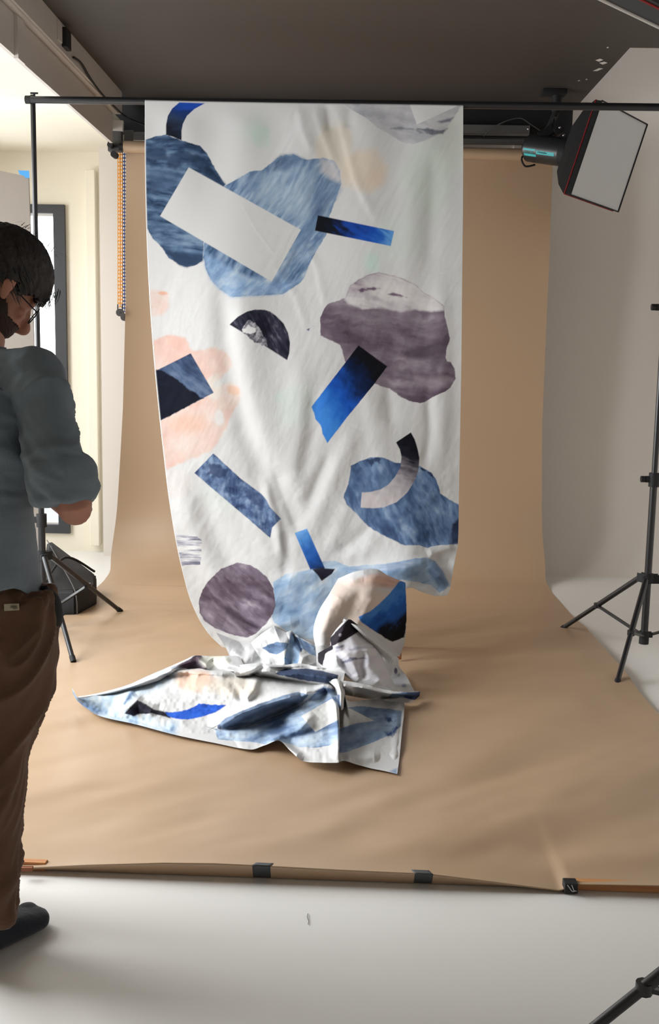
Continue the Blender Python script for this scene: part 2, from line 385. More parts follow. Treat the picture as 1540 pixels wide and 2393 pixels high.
# front flap
last = np.stack([X[-1], Y[-1], Z[-1]], -1); fl = [last]
for q in (0.15, 0.5, 1.0):
    r = last.copy(); r[:, 2] = np.where(last[:, 0] < FL(1318, 2080)[0], last[:, 2]*(1-q)+0.0015*q, last[:, 2]*(1-q*.3)); r[:, 1] += 0.030*q-0.002; fl.append(r)
V = np.concatenate([np.stack([X, Y, Z], -1)]+[f[None] for f in fl[1:]], 0)
me = np_mesh('paper_sheet', V, grid_quads(V.shape[0], NU))
kr = lin((179, 151, 122))
colv = np.ones((V.shape[0]*NU, 4), np.float32); nn = (fbm(V[..., 0]*1.2, V[..., 1]*1.2+V[..., 2]*1.2, 4, 3)-.5).ravel()
colv[:, :3] = kr[None]*(1+0.06*nn[:, None])
at = me.attributes.new('print', 'FLOAT_COLOR', 'POINT'); at.data.foreach_set('color', colv.ravel())
sheet = link('paper_sheet', me, M_paper, None, True)
at = roll.data.attributes.new('print', 'FLOAT_COLOR', 'POINT'); at.data.foreach_set('color', np.tile(np.append(kr, 1), len(roll.data.vertices)).astype(np.float32)); roll.data.materials.append(M_paper)
adopt(paper, roll, core, sheet)
# batten under the front edge
bm = bmesh.new(); A = Vector(FL(24, 2038)); B = Vector(FL(1700, 2098)); d = (B-A).normalized(); nrm = Vector((-d.y, d.x, 0))
A2 = A+nrm*0.022; B2 = B+nrm*0.022; A2.z = B2.z = 0.0125
mid_ = lambda px_: A2+d*((Vector(FL(px_, 2080))-A).dot(d))
obox(bm, A2, mid_(80), 0.024, 0.024, bev=0.002)
tag(obj('wooden_batten', bm, M_wood), 'short end of wooden batten by the man, under the left paper corner', 'batten')
bm = bmesh.new(); obox(bm, mid_(1322), B2, 0.024, 0.024, bev=0.002)
tag(obj('wooden_batten', bm, M_wood), 'pale wooden batten running right from the binder clip along the paper edge', 'batten')
# short wood block lying at the left end
bm = bmesh.new(); A = Vector(FL(48, 2030, .03)); B = Vector(FL(76, 2030, .03)); obox(bm, A, B, 0.012, 0.008, bev=.001)
tag(obj('wood_offcut', bm, M_stool), 'small reddish wood offcut lying at the left end of the batten', 'offcut')
# gaffer tape
def tape(px, label, g=None):
    pts = px; n = 10
    bm = bmesh.new(); rows = []
    for k in range(n+1):
        t = k/n
        l = Vector(pts[0]).lerp(Vector(pts[3]), t); r = Vector(pts[1]).lerp(Vector(pts[2]), t)
        row = []
        for (q) in (0, .5, 1):
            p = l.lerp(r, q); row.append(p)
        rows.append(row)
    return rows
def tape_obj(tx0, tx1, ty, by0, by1, label):
    # tape: lies on the paper then folds down over the lifted edge
    V = []; 
    fl_y = lambda x: ba[1]+(bb[1]-ba[1])*(x-ba[0])/(bb[0]-ba[0])
    xs = [FL((tx0+by0)/2, 2060)[0], FL((tx1+by1)/2, 2060)[0]]
    sk = (FL(by0, 2060)[0]-FL(tx0, 2060)[0])
    prof = []
    for k in range(11):
        dd = 0.07*(1-k/10); prof.append(('top', dd))
    for k in range(1, 6): prof.append(('flap', k/5))
    rows = []
    for kind, v in prof:
        row = []
        for q in np.linspace(0, 1, 7):
            xb = FL(by0+(by1-by0)*q, 2060)[0]
            if kind == 'top':
                x = xb-sk*v/0.07; h = lerp_tab(x, tab); row.append((x, fl_y(x)+v-0.001, h*math.exp(-v/0.13)+0.0035))
            else:
                x = xb; h = lerp_tab(x, tab); row.append((x, fl_y(x)-0.0035+0.030*v, max((h+.0035)*(1-v)+0.003*v, .002)))
        rows.append(row)
    V = np.array(rows); me = np_mesh('gaffer_tape', V, grid_quads(V.shape[0], 7))
    o = link('gaffer_tape', me, M_tape, None, True); sm = o.modifiers.new('s', 'SOLIDIFY'); sm.thickness = 0.0006; sm.offset = 1
    tag(o, label, 'tape', 'grey tape strips on the front paper edge'); return o
tape_obj(600, 640, 2007, 590, 632, 'grey tape strip folded over the paper edge, left of the two')
tape_obj(955, 998, 2018, 966, 1008, 'grey tape strip folded over the paper edge, right one nearer the binder clip')
# binder clip on the batten
cpos = G(1333, 2089); t = thing('binder_clip', 'black binder clip gripping the brown paper at the wooden batten', 'clip', cpos)
x0, x1 = FL(1318, 2089)[0], FL(1349, 2089)[0]; cy = cpos.y
bm = bmesh.new(); box(bm, (x0, cy-.006, 0.003), (x1, cy+.03, 0.031), .003)
adopt(t, obj('clip_body', bm, M_blackm))
for a, b in ((FL(1324, 2070, .034)*0+PT(1326, 2068, cy-.008), PT(1336, 2082, cy-.010)), (PT(1336, 2068, cy-.008), PT(1341, 2081, cy-.010))):
    bm = bmesh.new(); tube(bm, a, b, 0.0012); tube(bm, b, Vector(b)+Vector((0.007, 0, -.001)), 0.0016); adopt(t, obj('clip_handle', bm, M_chrome, None, True))
# hair-thin thread on the floor
tag(wire('thread', [FL(720, 2135, .002), FL(718, 2143, .003), FL(721, 2152, .002), FL(720, 2160, .002)], 0.0008, M_grey, n=5), 'thin dark thread lying on the pale grey floor', 'thread')

# ------------------------------------------------------------------ roller hardware at the back
t = thing('backdrop_roller_rail', 'dark metal rail and brackets holding the paper roller below the ceiling', 'rail', (0, 6.95, 2.8))
def bar(px0, py0, px1, py1, y, w, h, m, nm, parent):
    bm = bmesh.new(); obox(bm, PT(px0, py0, y), PT(px1, py1, y), h, w, bev=0.002); o = obj(nm, bm, m); adopt(parent, o); return o
bar(340, 291, 1235, 306, 6.98, 0.05, 0.070, M_greyl, 'upper_rail', t)
bar(300, 322, 1225, 332, 6.96, 0.03, 0.018, M_greyl, 'lower_rail', t)
bar(253, 293, 288, 295, 6.80, 0.06, 0.035, M_beam, 'end_plate', t)
bm = bmesh.new(); a = PT(256, 300, 6.86); b = PT(287, 356, 6.84); box(bm, (a[0], 6.80, b[2]), (b[0], 6.86, a[2]), .004); o = obj('side_bracket', bm, M_grey); adopt(t, o)
for (px, py) in ((259, 340), (268, 362)):
    bm = bmesh.new(); p = PT(px, py, 6.78); tube(bm, p-np.array((0.0, .03, 0)), p+np.array((0, .03, 0)), 0.017 if py == 340 else 0.02); o = obj('bracket_knob', bm, M_blackm, None, True); adopt(t, o)
bm = bmesh.new(); p = PT(262, 340, 6.80); tube(bm, p, PT(290, 343, 6.80), 0.008); o = obj('axle', bm, M_blackm, None, True); adopt(t, o)
for px in (296, 306):
    bar(px, 305, px, 330, 6.90, 0.03, 0.012, M_greyl, 'hanger_strip', t)
tag(wire('cable', [PT(1130, 318, 6.93), PT(1150, 300, 6.90), PT(1180, 284, 6.88), PT(1215, 276, 6.88), PT(1240, 290, 6.88), PT(1262, 305, 6.9)], 0.004, M_grey), 'thin grey cable curving over the rail behind the lamp head', 'cable')
# chains
def chain(px, py0, py1, y, mt, label, wx):
    z0 = PT(px, py0, y); z1 = PT(px, py1, y)
    t = thing('roller_chain', label, 'chain', Vector(z1))
    lean = (np.array(z1)-np.array(z0)); L = abs(lean[2]); n = int(L/0.0222)
    for sgn in (-1, 1):
        bm = bmesh.new(); hw = 0.0062; hl = 0.0125; r = 0.0028
        for i in range(n):
            c = np.array(z0)+lean*(i+0.5)/n; c[0] += sgn*wx
            cs = [c+np.array((a*hw, (0.003 if i % 2 else -0.003)*0.3, b*hl)) for a, b in ((-1, -1), (1, -1), (1, 1), (-1, 1))]
            for q in range(4): tube(bm, cs[q], cs[(q+1) % 4], r, n=6)
        adopt(t, obj('chain_strand', bm, mt, None, True))
    bm = bmesh.new(); c = Vector(z1)-Vector((0, 0, 0.036)); tube(bm, c-Vector((0, .012, 0)), c+Vector((0, .012, 0)), 0.024, n=32); tube(bm, c-Vector((0, .016, 0)), c+Vector((0, .016, 0)), 0.004)
    adopt(t, obj('chain_weight', bm, M_grey, None, True))
    bm = bmesh.new()
    for sx in (-1, 1): obox(bm, c+Vector((sx*.015, 0, .01)), c+Vector((sx*.014, 0, .052)), .006, .006)
    obox(bm, c+Vector((-.016, 0, .012)), c+Vector((.016, 0, .012)), .006, .006)
    adopt(t, obj('weight_yoke', bm, M_blackm))
chain(280.5, 335, 717, 6.87, M_orange, 'orange plastic chain loop with a round black weight beside the paper', 0.0078)
chain(290.8, 352, 728, 6.99, M_blue, 'blue plastic chain loop tucked between orange chain and paper', 0.0062)

# ------------------------------------------------------------------ left recess details
bd = thing('foam_board', 'large pale grey foam board standing in front of the narrow window', 'board', G(60, 1420))
yb_ = 6.1
V = [PT(-330, 330, yb_-.1), PT(67, 413, yb_), PT(97, 1330, yb_+.0), PT(-320, 1430, yb_-.1)]
for q in (2, 3): V[q][2] = 0.004
bm = bmesh.new(); f = [bm.verts.new(v) for v in V]; b = [bm.verts.new(Vector(v)+Vector((0, .012, 0))) for v in V]
bm.faces.new(f); bm.faces.new(b[::-1])
for i in range(4): bm.faces.new((f[i], f[(i+1) % 4], b[(i+1) % 4], b[i]))
o = obj('panel', bm, M_board); adopt(bd, o)
bm = bmesh.new(); vs = [bm.verts.new(PT(x, y, yb_-.004)) for x, y in ((42, 398), (68, 399), (69, 416), (58, 416), (58, 412), (46, 408))]; bm.faces.new(vs)
o = obj('blue_tape', bm, M_btape); o['label'] = 'piece of blue masking tape on the top corner'; adopt(bd, o)
sp = thing('socket_strip', 'column of white double wall sockets beside the narrow window', 'socket', PT(220, 1180, 7.49))
for (py) in (1141, 1170, 1180, 1210, 1225, 1240):
    if py in (1170,): continue
    bm = bmesh.new(); c = PT(220, py, 7.495); box(bm, (c[0]-.024, 7.485, c[2]-.019), (c[0]+.024, 7.4995, c[2]+.019), .003); o = obj('socket_plate', bm, M_white); adopt(sp, o)
    bm = bmesh.new(); 
    tube(bm, (c[0]-.008, 7.478, c[2]), (c[0]-.008, 7.486, c[2]), 0.011); o = obj('socket_face', bm, M_board, None, True); adopt(sp, o)

# ------------------------------------------------------------------ stands
def stand(x, y, ztop, hub, R0, angs, label, sections, knobs, rad=0.017):
    t = thing('light_stand', label, 'stand', (x, y, 0))
    bm = bmesh.new(); tube(bm, (x, y, 0.09), (x, y, sections[0]), rad, n=20); adopt(t, obj('lower_pole', bm, M_black, None, True))
    bm = bmesh.new(); tube(bm, (x, y, sections[0]), (x, y, sections[1]), rad*0.8, n=20); adopt(t, obj('middle_pole', bm, M_black, None, True))
    bm = bmesh.new(); tube(bm, (x, y, sections[1]), (x, y, ztop), rad*0.68, n=20); adopt(t, obj('upper_pole', bm, M_black, None, True))
    for z in (sections[0], sections[1]):
        bm = bmesh.new(); tube(bm, (x, y, z-.035), (x, y, z+.03), rad*1.45, n=20); obox(bm, (x-.045, y, z), (x, y, z), .022, .03, bev=.004); c = obj('collar', bm, M_blackm, None, True); adopt(t, c)
        bm = bmesh.new(); tube(bm, (x-.062, y, z), (x-.044, y, z), 0.015, n=12); adopt(t, obj('knob', bm, M_blackm, None, True))
    bm = bmesh.new(); tube(bm, (x, y, hub-.02), (x, y, hub+.025), rad*1.6, n=20)
    for a in angs:
        d = Vector((math.cos(a), math.sin(a), 0)); obox(bm, Vector((x, y, hub)), Vector((x, y, hub))+d*0.05, .03, .035, bev=.004)
    adopt(t, obj('hub', bm, M_blackm, None, True))
    bm = bmesh.new(); tube(bm, (x, y, .07), (x, y, .13), rad*1.35, n=20)
    for a in angs:
        d = Vector((math.cos(a), math.sin(a), 0)); obox(bm, Vector((x, y, .115)), Vector((x, y, .115))+d*0.035, .02, .02, bev=.003)
    adopt(t, obj('brace_sleeve', bm, M_blackm, None, True))
    for a in angs:
        d = Vector((math.cos(a), math.sin(a), 0)); top = Vector((x, y, hub))+d*0.045; ft = Vector((x, y, 0.012))+d*R0
        mid = top.lerp(ft, 0.52)
        bm = bmesh.new(); tube(bm, top, ft, 0.0115, n=14); tube(bm, top, mid, 0.0135, n=14)
        tube(bm, mid-Vector((0, 0, .012)), mid+Vector((0, 0, .012)), .017, n=10)
        L = obj('leg', bm, M_black, None, True); adopt(t, L)
        bm = bmesh.new(); tube(bm, ft.lerp(top, 0.05), ft, 0.0135, n=14); fo = obj('rubber_foot', bm, M_blackm, None, True); fo.parent = L
        bm = bmesh.new(); obox(bm, mid, Vector((x, y, .115))+d*0.03, .018, .008, bev=.001); adopt(t, obj('brace', bm, M_black))
    return t
def cen(pa, pb, side):
    a = np.array(FL(*pa)); b = np.array(FL(*pb)); mdp = (a+b)/2; dd = b-a; L = np.linalg.norm(dd[:2]); n = np.array((-dd[1], dd[0], 0))/L
    R0 = L/math.sqrt(3); c = mdp+n*side*R0/2; return c, R0, math.atan2(a[1]-c[1], a[0]-c[0]), math.atan2(b[1]-c[1], b[0]-c[0])
cL, RL, a1, a2 = cen((172, 1553), (283, 1434), 1)
cR, RR, b1, b2 = cen((1310, 1476), (1440, 1608), 1)
third = lambda a, b: math.atan2(-(math.sin(a)+math.sin(b)), -(math.cos(a)+math.cos(b)))
zbL = float(PT(80, 238, cL[1])[2]); zbR = float(PT(1530, 250, cR[1])[2])
hL = float(PT(107, 1300, cL[1])[2]); hR = float(PT(1500, 1352, cR[1])[2])
stand(cL[0], cL[1], zbL+.03, hL, RL, (a1, a2, third(a1, a2)), 'black tripod stand behind the man, carrying the left end of the crossbar', (float(PT(100, 1215, cL[1])[2]), float(PT(90, 960, cL[1])[2])), 2, rad=0.0175)
stand(cR[0], cR[1], zbR+.03, hR, RR, (b1, b2, third(b1, b2)), 'black tripod stand in front of the white wall, carrying the right end of the crossbar', (float(PT(1520, 1120, cR[1])[2]), float(PT(1535, 718, cR[1])[2])), 2)

# crossbar
xb = thing('crossbar', 'long black metal crossbar resting on the two tripod stands', 'bar', (cL[0], cL[1], zbL))
A = Vector(PT(62, 233, cL[1]-.02)); B = Vector(PT(1560, 251, cR[1]-.02)); d = (B-A).normalized()
bm = bmesh.new(); tube(bm, A, A.lerp(B, .5), 0.0165, n=24); adopt(xb, obj('bar_section', bm, M_black, None, True))
bm = bmesh.new(); tube(bm, A.lerp(B, .5), B+d*0.12, 0.0165, n=24); adopt(xb, obj('bar_section', bm, M_black, None, True))
bm = bmesh.new(); tube(bm, A-d*0.004, A+d*0.02, 0.0185, n=24); adopt(xb, obj('end_cap', bm, M_blackm, None, True))
p = Vector(PT(80, 222, cL[1]-.02)); bm = bmesh.new(); tube(bm, p-Vector((0, 0, .02)), p+Vector((0, 0, .004)), .005); obox(bm, p+Vector((-.018, 0, .008)), p+Vector((.018, 0, .008)), .006, .008, bev=.001); adopt(xb, obj('wing_nut', bm, M_blackm, None, True))
BA, BB = A, B

# ------------------------------------------------------------------ black case behind the left stand
bag = thing('equipment_bag', 'black padded equipment bag on the floor behind the left stand', 'bag', G(170, 1440))
o0 = [(-0.02, 0), (0.0, 0)]
A = FL(100, 1400); 
bl = Vector(FL(60, 1452)); brt = Vector(FL(224, 1418)); brr = Vector(FL(150, 1340))
dirx = (brt-bl); 
bm = bmesh.new()
base = [Vector(FL(95, 1440)), Vector(FL(178, 1442)), Vector(FL(226, 1415)), Vector(FL(226, 1385)), Vector(FL(110, 1375))]
topz = [0.14, 0.145, 0.115, 0.12, 0.30]
y_ = [b.y for b in base]
def ring(s, f): 
    c = sum(base, Vector())/5; return [Vector((c.x+(b.x-c.x)*s, c.y+(b.y-c.y)*s, z*f)) for b, z in zip(base, topz)]
rs = [ring(.97, .02), ring(1.0, .12), ring(1.0, .8), ring(.95, .96), ring(.80, 1.02)]
vs = [[bm.verts.new(p) for p in r] for r in rs]
for i in range(len(vs)-1):
    for k in range(5): bm.faces.new((vs[i][k], vs[i][(k+1) % 5], vs[i+1][(k+1) % 5], vs[i+1][k]))
bm.faces.new(vs[0][::-1]); bm.faces.new(vs[-1])
bmesh.ops.bevel(bm, geom=bm.edges[:], offset=0.012, segments=2, affect='EDGES')
adopt(bag, obj('bag_body', bm, M_fabblk, None, True))
adopt(bag, wire('seam', [rs[3][4]+Vector((0, -.005, .01)), (rs[3][4]+rs[3][1])/2+Vector((0, -.02, .02)), rs[3][1]+Vector((0, -.012, .004)), rs[1][1]+Vector((0.01, -.012, 0))], .003, M_grey))
adopt(bag, wire('carry_strap', [rs[3][0]+Vector((.0, 0, .01)), (rs[3][0]+rs[3][4])/2+Vector((.12, -.02, .05)), rs[3][3]+Vector((0, -.02, .02))], .007, M_fabblk))

# ------------------------------------------------------------------ studio lights
def softbox(label, corners, nrm, depth, back, rims, seam_m, head_len, extra=None, diff=M_diff, rimw=0.045):
    c = [Vector(p) for p in corners]; cen_ = sum(c, Vector())/4; nrm = nrm.normalized()
    ux = (c[1]-c[0]).normalized(); uy = nrm.cross(ux).normalized()
    t = thing('studio_light', label, 'studio light', cen_-nrm*depth)
    bc = cen_-nrm*depth
    rings = [c]
    rings.append([p-nrm*rimw for p in c])
    for (s, dd) in ((0.80, .38), (0.5, .78), (0.24, 1.0)):
        rings.append([cen_+(p-cen_)*s-nrm*(rimw+(depth-rimw)*dd) for p in c])
    bm = bmesh.new(); vs = [[bm.verts.new(p) for p in r] for r in rings]
    for i in range(len(vs)-1):
        for k in range(4): bm.faces.new((vs[i][k], vs[i][(k+1) % 4], vs[i+1][(k+1) % 4], vs[i+1][k]))
    bm.faces.new(vs[-1]); adopt(t, obj('softbox_shell', bm, M_fabblk))
    bm = bmesh.new(); N = 12; g = []
    for i in range(N+1):
        row = []
        for j in range(N+1):
            a = i/N; b = j/N; p = c[0]*(1-a)*(1-b)+c[1]*a*(1-b)+c[2]*a*b+c[3]*(1-a)*b
            p = p-nrm*(0.004+0.012*math.sin(math.pi*a)*math.sin(math.pi*b)); row.append(bm.verts.new(p))
        g.append(row)
    for i in range(N):
        for j in range(N): bm.faces.new((g[i][j], g[i+1][j], g[i+1][j+1], g[i][j+1]))
    o = obj('diffuser', bm, diff, None, True); o['label'] = 'white diffuser cloth'; adopt(t, o)
    r1 = [p-nrm*rimw*0.85 for p in c]
    for k in range(4): 
        pass
    bm = bmesh.new()
    for k in range(4): tube(bm, cen_+(r1[k]-cen_)*1.004, cen_+(r1[(k+1) % 4]-cen_)*1.004, 0.003, n=6)
    o = obj('red_seam', bm, seam_m); adopt(t, o)
    bm = bmesh.new()
    for k in range(4): tube(bm, c[k], c[(k+1) % 4], rims[1], n=8)
    adopt(t, obj('rim_piping', bm, rims[0]))
    # lamp head
    a = bc+nrm*0.0; b = bc-nrm*head_len
    bm = bmesh.new(); tube(bm, a+nrm*.01, a-nrm*.03, 0.085, n=32); adopt(t, obj('speed_ring', bm, M_blackm, None, True))
    bm = bmesh.new(); tube(bm, a-nrm*.03, b, 0.080, n=32); tube(bm, b-nrm*.02, b, 0.060, 0.074, n=32); adopt(t, obj('lamp_head', bm, M_head, None, True))
    return t, cen_, bc, b, nrm
yA = 6.05
cA = PT(1407, 235, yA); cD = PT(1333, 455, yA); 
cB = PT(1513, 291, yA+.42); cC = PT(1445, 495, yA+.42)
vA, vB, vD = Vector(cA), Vector(cB), Vector(cD)
n0 = (vB-vA).cross(vD-vA).normalized()
if n0.x < 0: n0 = -n0
t, ce, bc, hb, nv = softbox('black softbox with white diffuser and red seam hanging right of the paper roll', (cA, cB, cC, cD), n0, 0.27, .1, (M_blackm, .004), M_red, 0.27)

# lamp head label, on the camera side of the head
def label_on(t, a, b, rad, up, boxes, texts):
    ax = (b-a); L = ax.length; ax.normalize(); out = (Vector((0, 0, CAMH))-(a+b)/2); out -= ax*out.dot(ax); out.normalize(); side = ax.cross(out).normalized()
    def pt(s, h):   # s along, h around (metres)
        th = h/rad; return a+ax*s+out*math.cos(th)*rad+side*math.sin(th)*rad
    for (s0, s1, h0, h1, mt, nm) in boxes:
        bm = bmesh.new(); n = 6; rows = []
        for i in range(n+1):
            rows.append([bm.verts.new(pt(s, h0+(h1-h0)*i/n)) for s in (s0, s1)])
        for i in range(n): bm.faces.new((rows[i][0], rows[i][1], rows[i+1][1], rows[i+1][0]))
        adopt(t, obj(nm, bm, mt, None, True))
    for (s0, h0, txt, size, mt) in texts:
        cu = bpy.data.curves.new('label_text', 'FONT'); cu.body = txt; cu.size = size; cu.extrude = 0.0003
        tmp = bpy.data.objects.new('tmp', cu); C.objects.link(tmp); bpy.context.view_layer.update()
        me = bpy.data.meshes.new_from_object(tmp.evaluated_get(bpy.context.evaluated_depsgraph_get())); bpy.data.objects.remove(tmp)
        for v in me.vertices: v.co = pt(s0+v.co.x, h0+v.co.y)+out*0.0012
        me.update(); adopt(t, link('label_text', me, mt))
hA, hB = hb.copy(), bc.copy()
sgn = 1
label_on(t, hb, bc-nv*.03, 0.0810, 0, [(0.012, .095, 0.034, .048, M_cyan, 'cyan_label'), (0.008, .090, 0.004, .015, M_cyan, 'cyan_label'), (0.097, .220, 0.010, .030, M_cyan, 'cyan_label')],
         [(0.016, .0195, 'DIGI 800', .016, M_cyan), (0.105, .014, 'Lumedyn', .018, M_blackm)])
bm = bmesh.new(); p = hb+nv*.09; q = Vector(PT(1300, 262, 6.55)); tube(bm, p+Vector((0, 0, .05)), q, .02, n=14); obox(bm, p+Vector((-.03, 0, .06)), p+Vector((.06, 0, .12)), .06, .06, bev=.01); tube(bm, p+Vector((.08, -.05, .11)), p+Vector((.08, .05, .11)), .03, n=16)
adopt(t, obj('tilt_bracket', bm, M_blackm, None, True))
bm = bmesh.new(); q2 = Vector((q.x, q.y, CZ)); tube(bm, q, q2, .028, n=16); box(bm, (q.x-.09, q.y-.05, CZ-.03), (q.x+.05, q.y+.05, CZ-.001), .004); adopt(t, obj('ceiling_mount', bm, M_blackm, None, True))
# crumpled clear plastic over the mount
bm = bmesh.new()
for i in range(7):
    a = P(1270+random.uniform(0, 10)+i*5, 304-i*6+random.uniform(-4, 4), 6.42); b = P(1278+i*6, 296-i*6+random.uniform(-8, 8), 6.40); c = P(1274+i*5+random.uniform(-3, 8), 300-i*7, 6.43)
    bm.faces.new([bm.verts.new(v) for v in (a, b, c)])
adopt(t, obj('foil_wrap', bm, M_chrome))
adopt(t, wire('power_cord', [hb+Vector((0, 0, -.03)), hb+Vector((-.05, -.02, -.06)), hb+Vector((-.03, -.03, -.11)), hb+Vector((.03, -.02, -.10))], .006, M_blackm))
for (px, py) in ((1308, 298), (1317, 316), (1234, 301)):
    bm = bmesh.new(); bmesh.ops.create_uvsphere(bm, u_segments=12, v_segments=8, radius=.0075, matrix=Matrix.Translation(P(px, py, 6.38))); adopt(t, obj('bolt', bm, M_chrome, None, True))

# near softbox on its own stand, top right corner
hb_ = P(1830, 2085, 2.02); hx, hy = hb_.x, hb_.y; ft_ = G(1250, 2525); 
an_ = math.atan2(ft_.y-hy, ft_.x-hx)
lt = stand(hx, hy, 2.38, hb_.z, math.hypot(hx-ft_.x, hy-ft_.y), (an_, an_+2*math.pi/3, an_-2*math.pi/3), 'black tripod stand nearest the camera, one leg reaching into the lower right corner', (1.0, 1.7), 1, rad=0.018)
a0 = P(1386, -12, 2.05); b0 = P(1690, 134, 2.30); up = Vector((0.12, -0.28, 1)).normalized()
ux = (b0-a0).normalized(); up = (up-ux*up.dot(ux)).normalized(); n1_ = up.cross(ux).normalized()
if n1_.y < 0: n1_ = -n1_
t2, ce2, bc2, hb2, nv2 = softbox('large black softbox with white edge piping at the upper right, nearest the camera', (a0, b0, b0+up*.42, a0+up*.42), n1_, 0.30, .1, (M_white, .0045), M_red, 0.22, rimw=0.13)
bm = bmesh.new(); tube(bm, hb2+nv2*.1, (hx, hy, 2.38), .018, n=14); adopt(t2, obj('tilt_bracket', bm, M_blackm, None, True))

# ------------------------------------------------------------------ stool under the fabric
st = thing('wooden_stool', 'brown wooden stool hidden under the fabric heap, only one leg showing', 'stool', (0.06, 4.95, 0))
sx, sy, sz = 0.04, 4.98, 0.30
rx = float(PT(935, 1545, 4.84)[0])
bm = bmesh.new(); box(bm, (rx-.30, 4.84, sz-.03), (rx+.006, 5.12, sz), .004); adopt(st, obj('seat', bm, M_stool))
for X_ in (rx-.29, rx-.016):
    for Y_ in (4.85, 5.09):
        bm = bmesh.new(); box(bm, (X_, Y_, 0.018), (X_+.022, Y_+.022, sz-.03), .002); adopt(st, obj('leg', bm, M_stool))
bm = bmesh.new(); box(bm, (rx-.28, 4.853, .2), (rx-.01, 4.868, .225)); adopt(st, obj('rail', bm, M_stool))

# ------------------------------------------------------------------ the printed fabric
def Zm(ox, oy, s, pts): return [(ox+x/s, oy+y/s) for x, y in pts]
def sdist(px, py, poly):
    """signed distance in pixels, negative inside"""
    P_ = np.asarray(poly, float); Q_ = np.roll(P_, -1, 0)
    d2 = np.full(px.shape, 1e18); ins = np.zeros(px.shape, bool)
    for (ax, ay), (bx, by) in zip(P_, Q_):
        ex, ey = bx-ax, by-ay; L = ex*ex+ey*ey+1e-9
        t = np.clip(((px-ax)*ex+(py-ay)*ey)/L, 0, 1)
        d2 = np.minimum(d2, (px-ax-t*ex)**2+(py-ay-t*ey)**2)
        if ay != by:
            c = ((ay > py) != (by > py)) & (px < (bx-ax)*(py-ay)/(by-ay)+ax); ins ^= c
    d = np.sqrt(d2); return np.where(ins, -d, d)
WHITE = lin((203, 203, 203))
def A_(c): return np.clip(lin(c)*0.93, 0, 0.66)
def brush(px, py, st, seed):
    """painted colour: streaky strokes along an angle"""
    cols, ang, Ls, Sw = st['c'], math.radians(st.get('a', 0)), st.get('L', 60.), st.get('S', 9.)
    bend = min(st.get('bend', 0.35), .5)
    w = (vn(px/110., py/110., seed)-.5)*bend*46+(fbm(px/18., py/18., seed+2, 2)-.5)*Sw*.8
    x = px*math.cos(ang)+py*math.sin(ang); y = -px*math.sin(ang)+py*math.cos(ang)+w
    n = 0.40*fbm(x/(Ls*.8), y/Sw, seed, 4)+0.32*fbm(x/(Ls*1.1)+9, y/(Sw*4.5), seed+5, 3)+0.28*fbm(x/(Ls*.35)+3, y/(Sw*1.8), seed+8, 3)
    n = np.clip((n-0.5)*st.get('k', 2.6)*1.0+0.50, 0, 1)
    if 'g' in st:
        x0, y0, x1, y1 = st['g']; L = (x1-x0)**2+(y1-y0)**2
        t = ((px-x0)*(x1-x0)+(py-y0)*(y1-y0))/L
        n = np.clip(t+(n-.5)*st.get('gw', 0.25), 0, 1)
    cs = np.array([A_(c) for c in cols]); m = len(cs)-1
    f = n*m; i = np.clip(np.floor(f).astype(int), 0, m-1); fr = (f-i)[..., None]
    return cs[i]*(1-fr)+cs[i+1]*fr
def paint(px, py, layers, base=None):
    col = np.tile(WHITE if base is None else base, px.shape+(1,)).reshape(px.shape+(3,)).copy()
    col *= (1+0.02*(fbm(px/130., py/130., 77, 3)-.5))[..., None]
    for k, (kind, data, st) in enumerate(layers):
        seed = st.get('s', k*3.7+1)
        if kind == 'p':
            P_ = np.asarray(data); x0, y0 = P_.min(0)-3-st.get('f', 0)*2; x1, y1 = P_.max(0)+3+st.get('f', 0)*2
            m = (px > x0) & (px < x1) & (py > y0) & (py < y1)
            if not m.any(): continue
            qx, qy = px[m], py[m]; wob = st.get('w', 1.0)
            d = sdist(qx, qy, P_)+wob*(fbm(qx/9., qy/9., seed, 3)-.5)*3
            f = st.get('f', 0.6); al = np.clip(0.5-d/(2*f), 0, 1)*st.get('o', 1)
            if st.get('blot'): al = al*np.clip(st['blot']+1.6*(fbm(qx/45., qy/45., seed+3, 3)-.35), 0, 1)
            col[m] = col[m]*(1-al[:, None])+brush(qx, qy, st, seed)*al[:, None]
        else:   # soft round wash
            cx, cy, rx, ry = data; d = np.sqrt(((px-cx)/rx)**2+((py-cy)/ry)**2)+0.5*(fbm(px/28., py/28., seed, 3)-.5)
            al = s01((1.0-d)/st.get('f', .5))*st.get('o', .5); c = A_(st['c'][0])
            col = col*(1-al[..., None])+c*al[..., None]
    return col
NAVY = [(26, 40, 64), (56, 78, 108), (88, 112, 142), (128, 150, 174)]
STEEL = [(58, 82, 116), (104, 130, 162), (150, 170, 192), (196, 206, 214)]
PLUM = [(70, 56, 68), (112, 98, 112), (146, 134, 146), (196, 188, 194)]
LBLUE = [(120, 148, 182), (164, 186, 208), (196, 208, 220)]
PEACH = [(230, 164, 146), (228, 186, 172), (226, 204, 196)]
GREYM = [(96, 96, 108), (160, 160, 168), (190, 190, 194), (212, 211, 212)]
BLK = [(8, 10, 18), (14, 18, 30)]
zA = lambda p: Zm(320, 230, 3.208, p); zB = lambda p: Zm(680, 230, 3.5, p); zC = lambda p: Zm(330, 660, 3.756, p)
zD = lambda p: Zm(680, 620, 3.324, p); zE = lambda p: Zm(380, 1180, 2.139, p); zF = lambda p: Zm(150, 1480, 1.812, p)
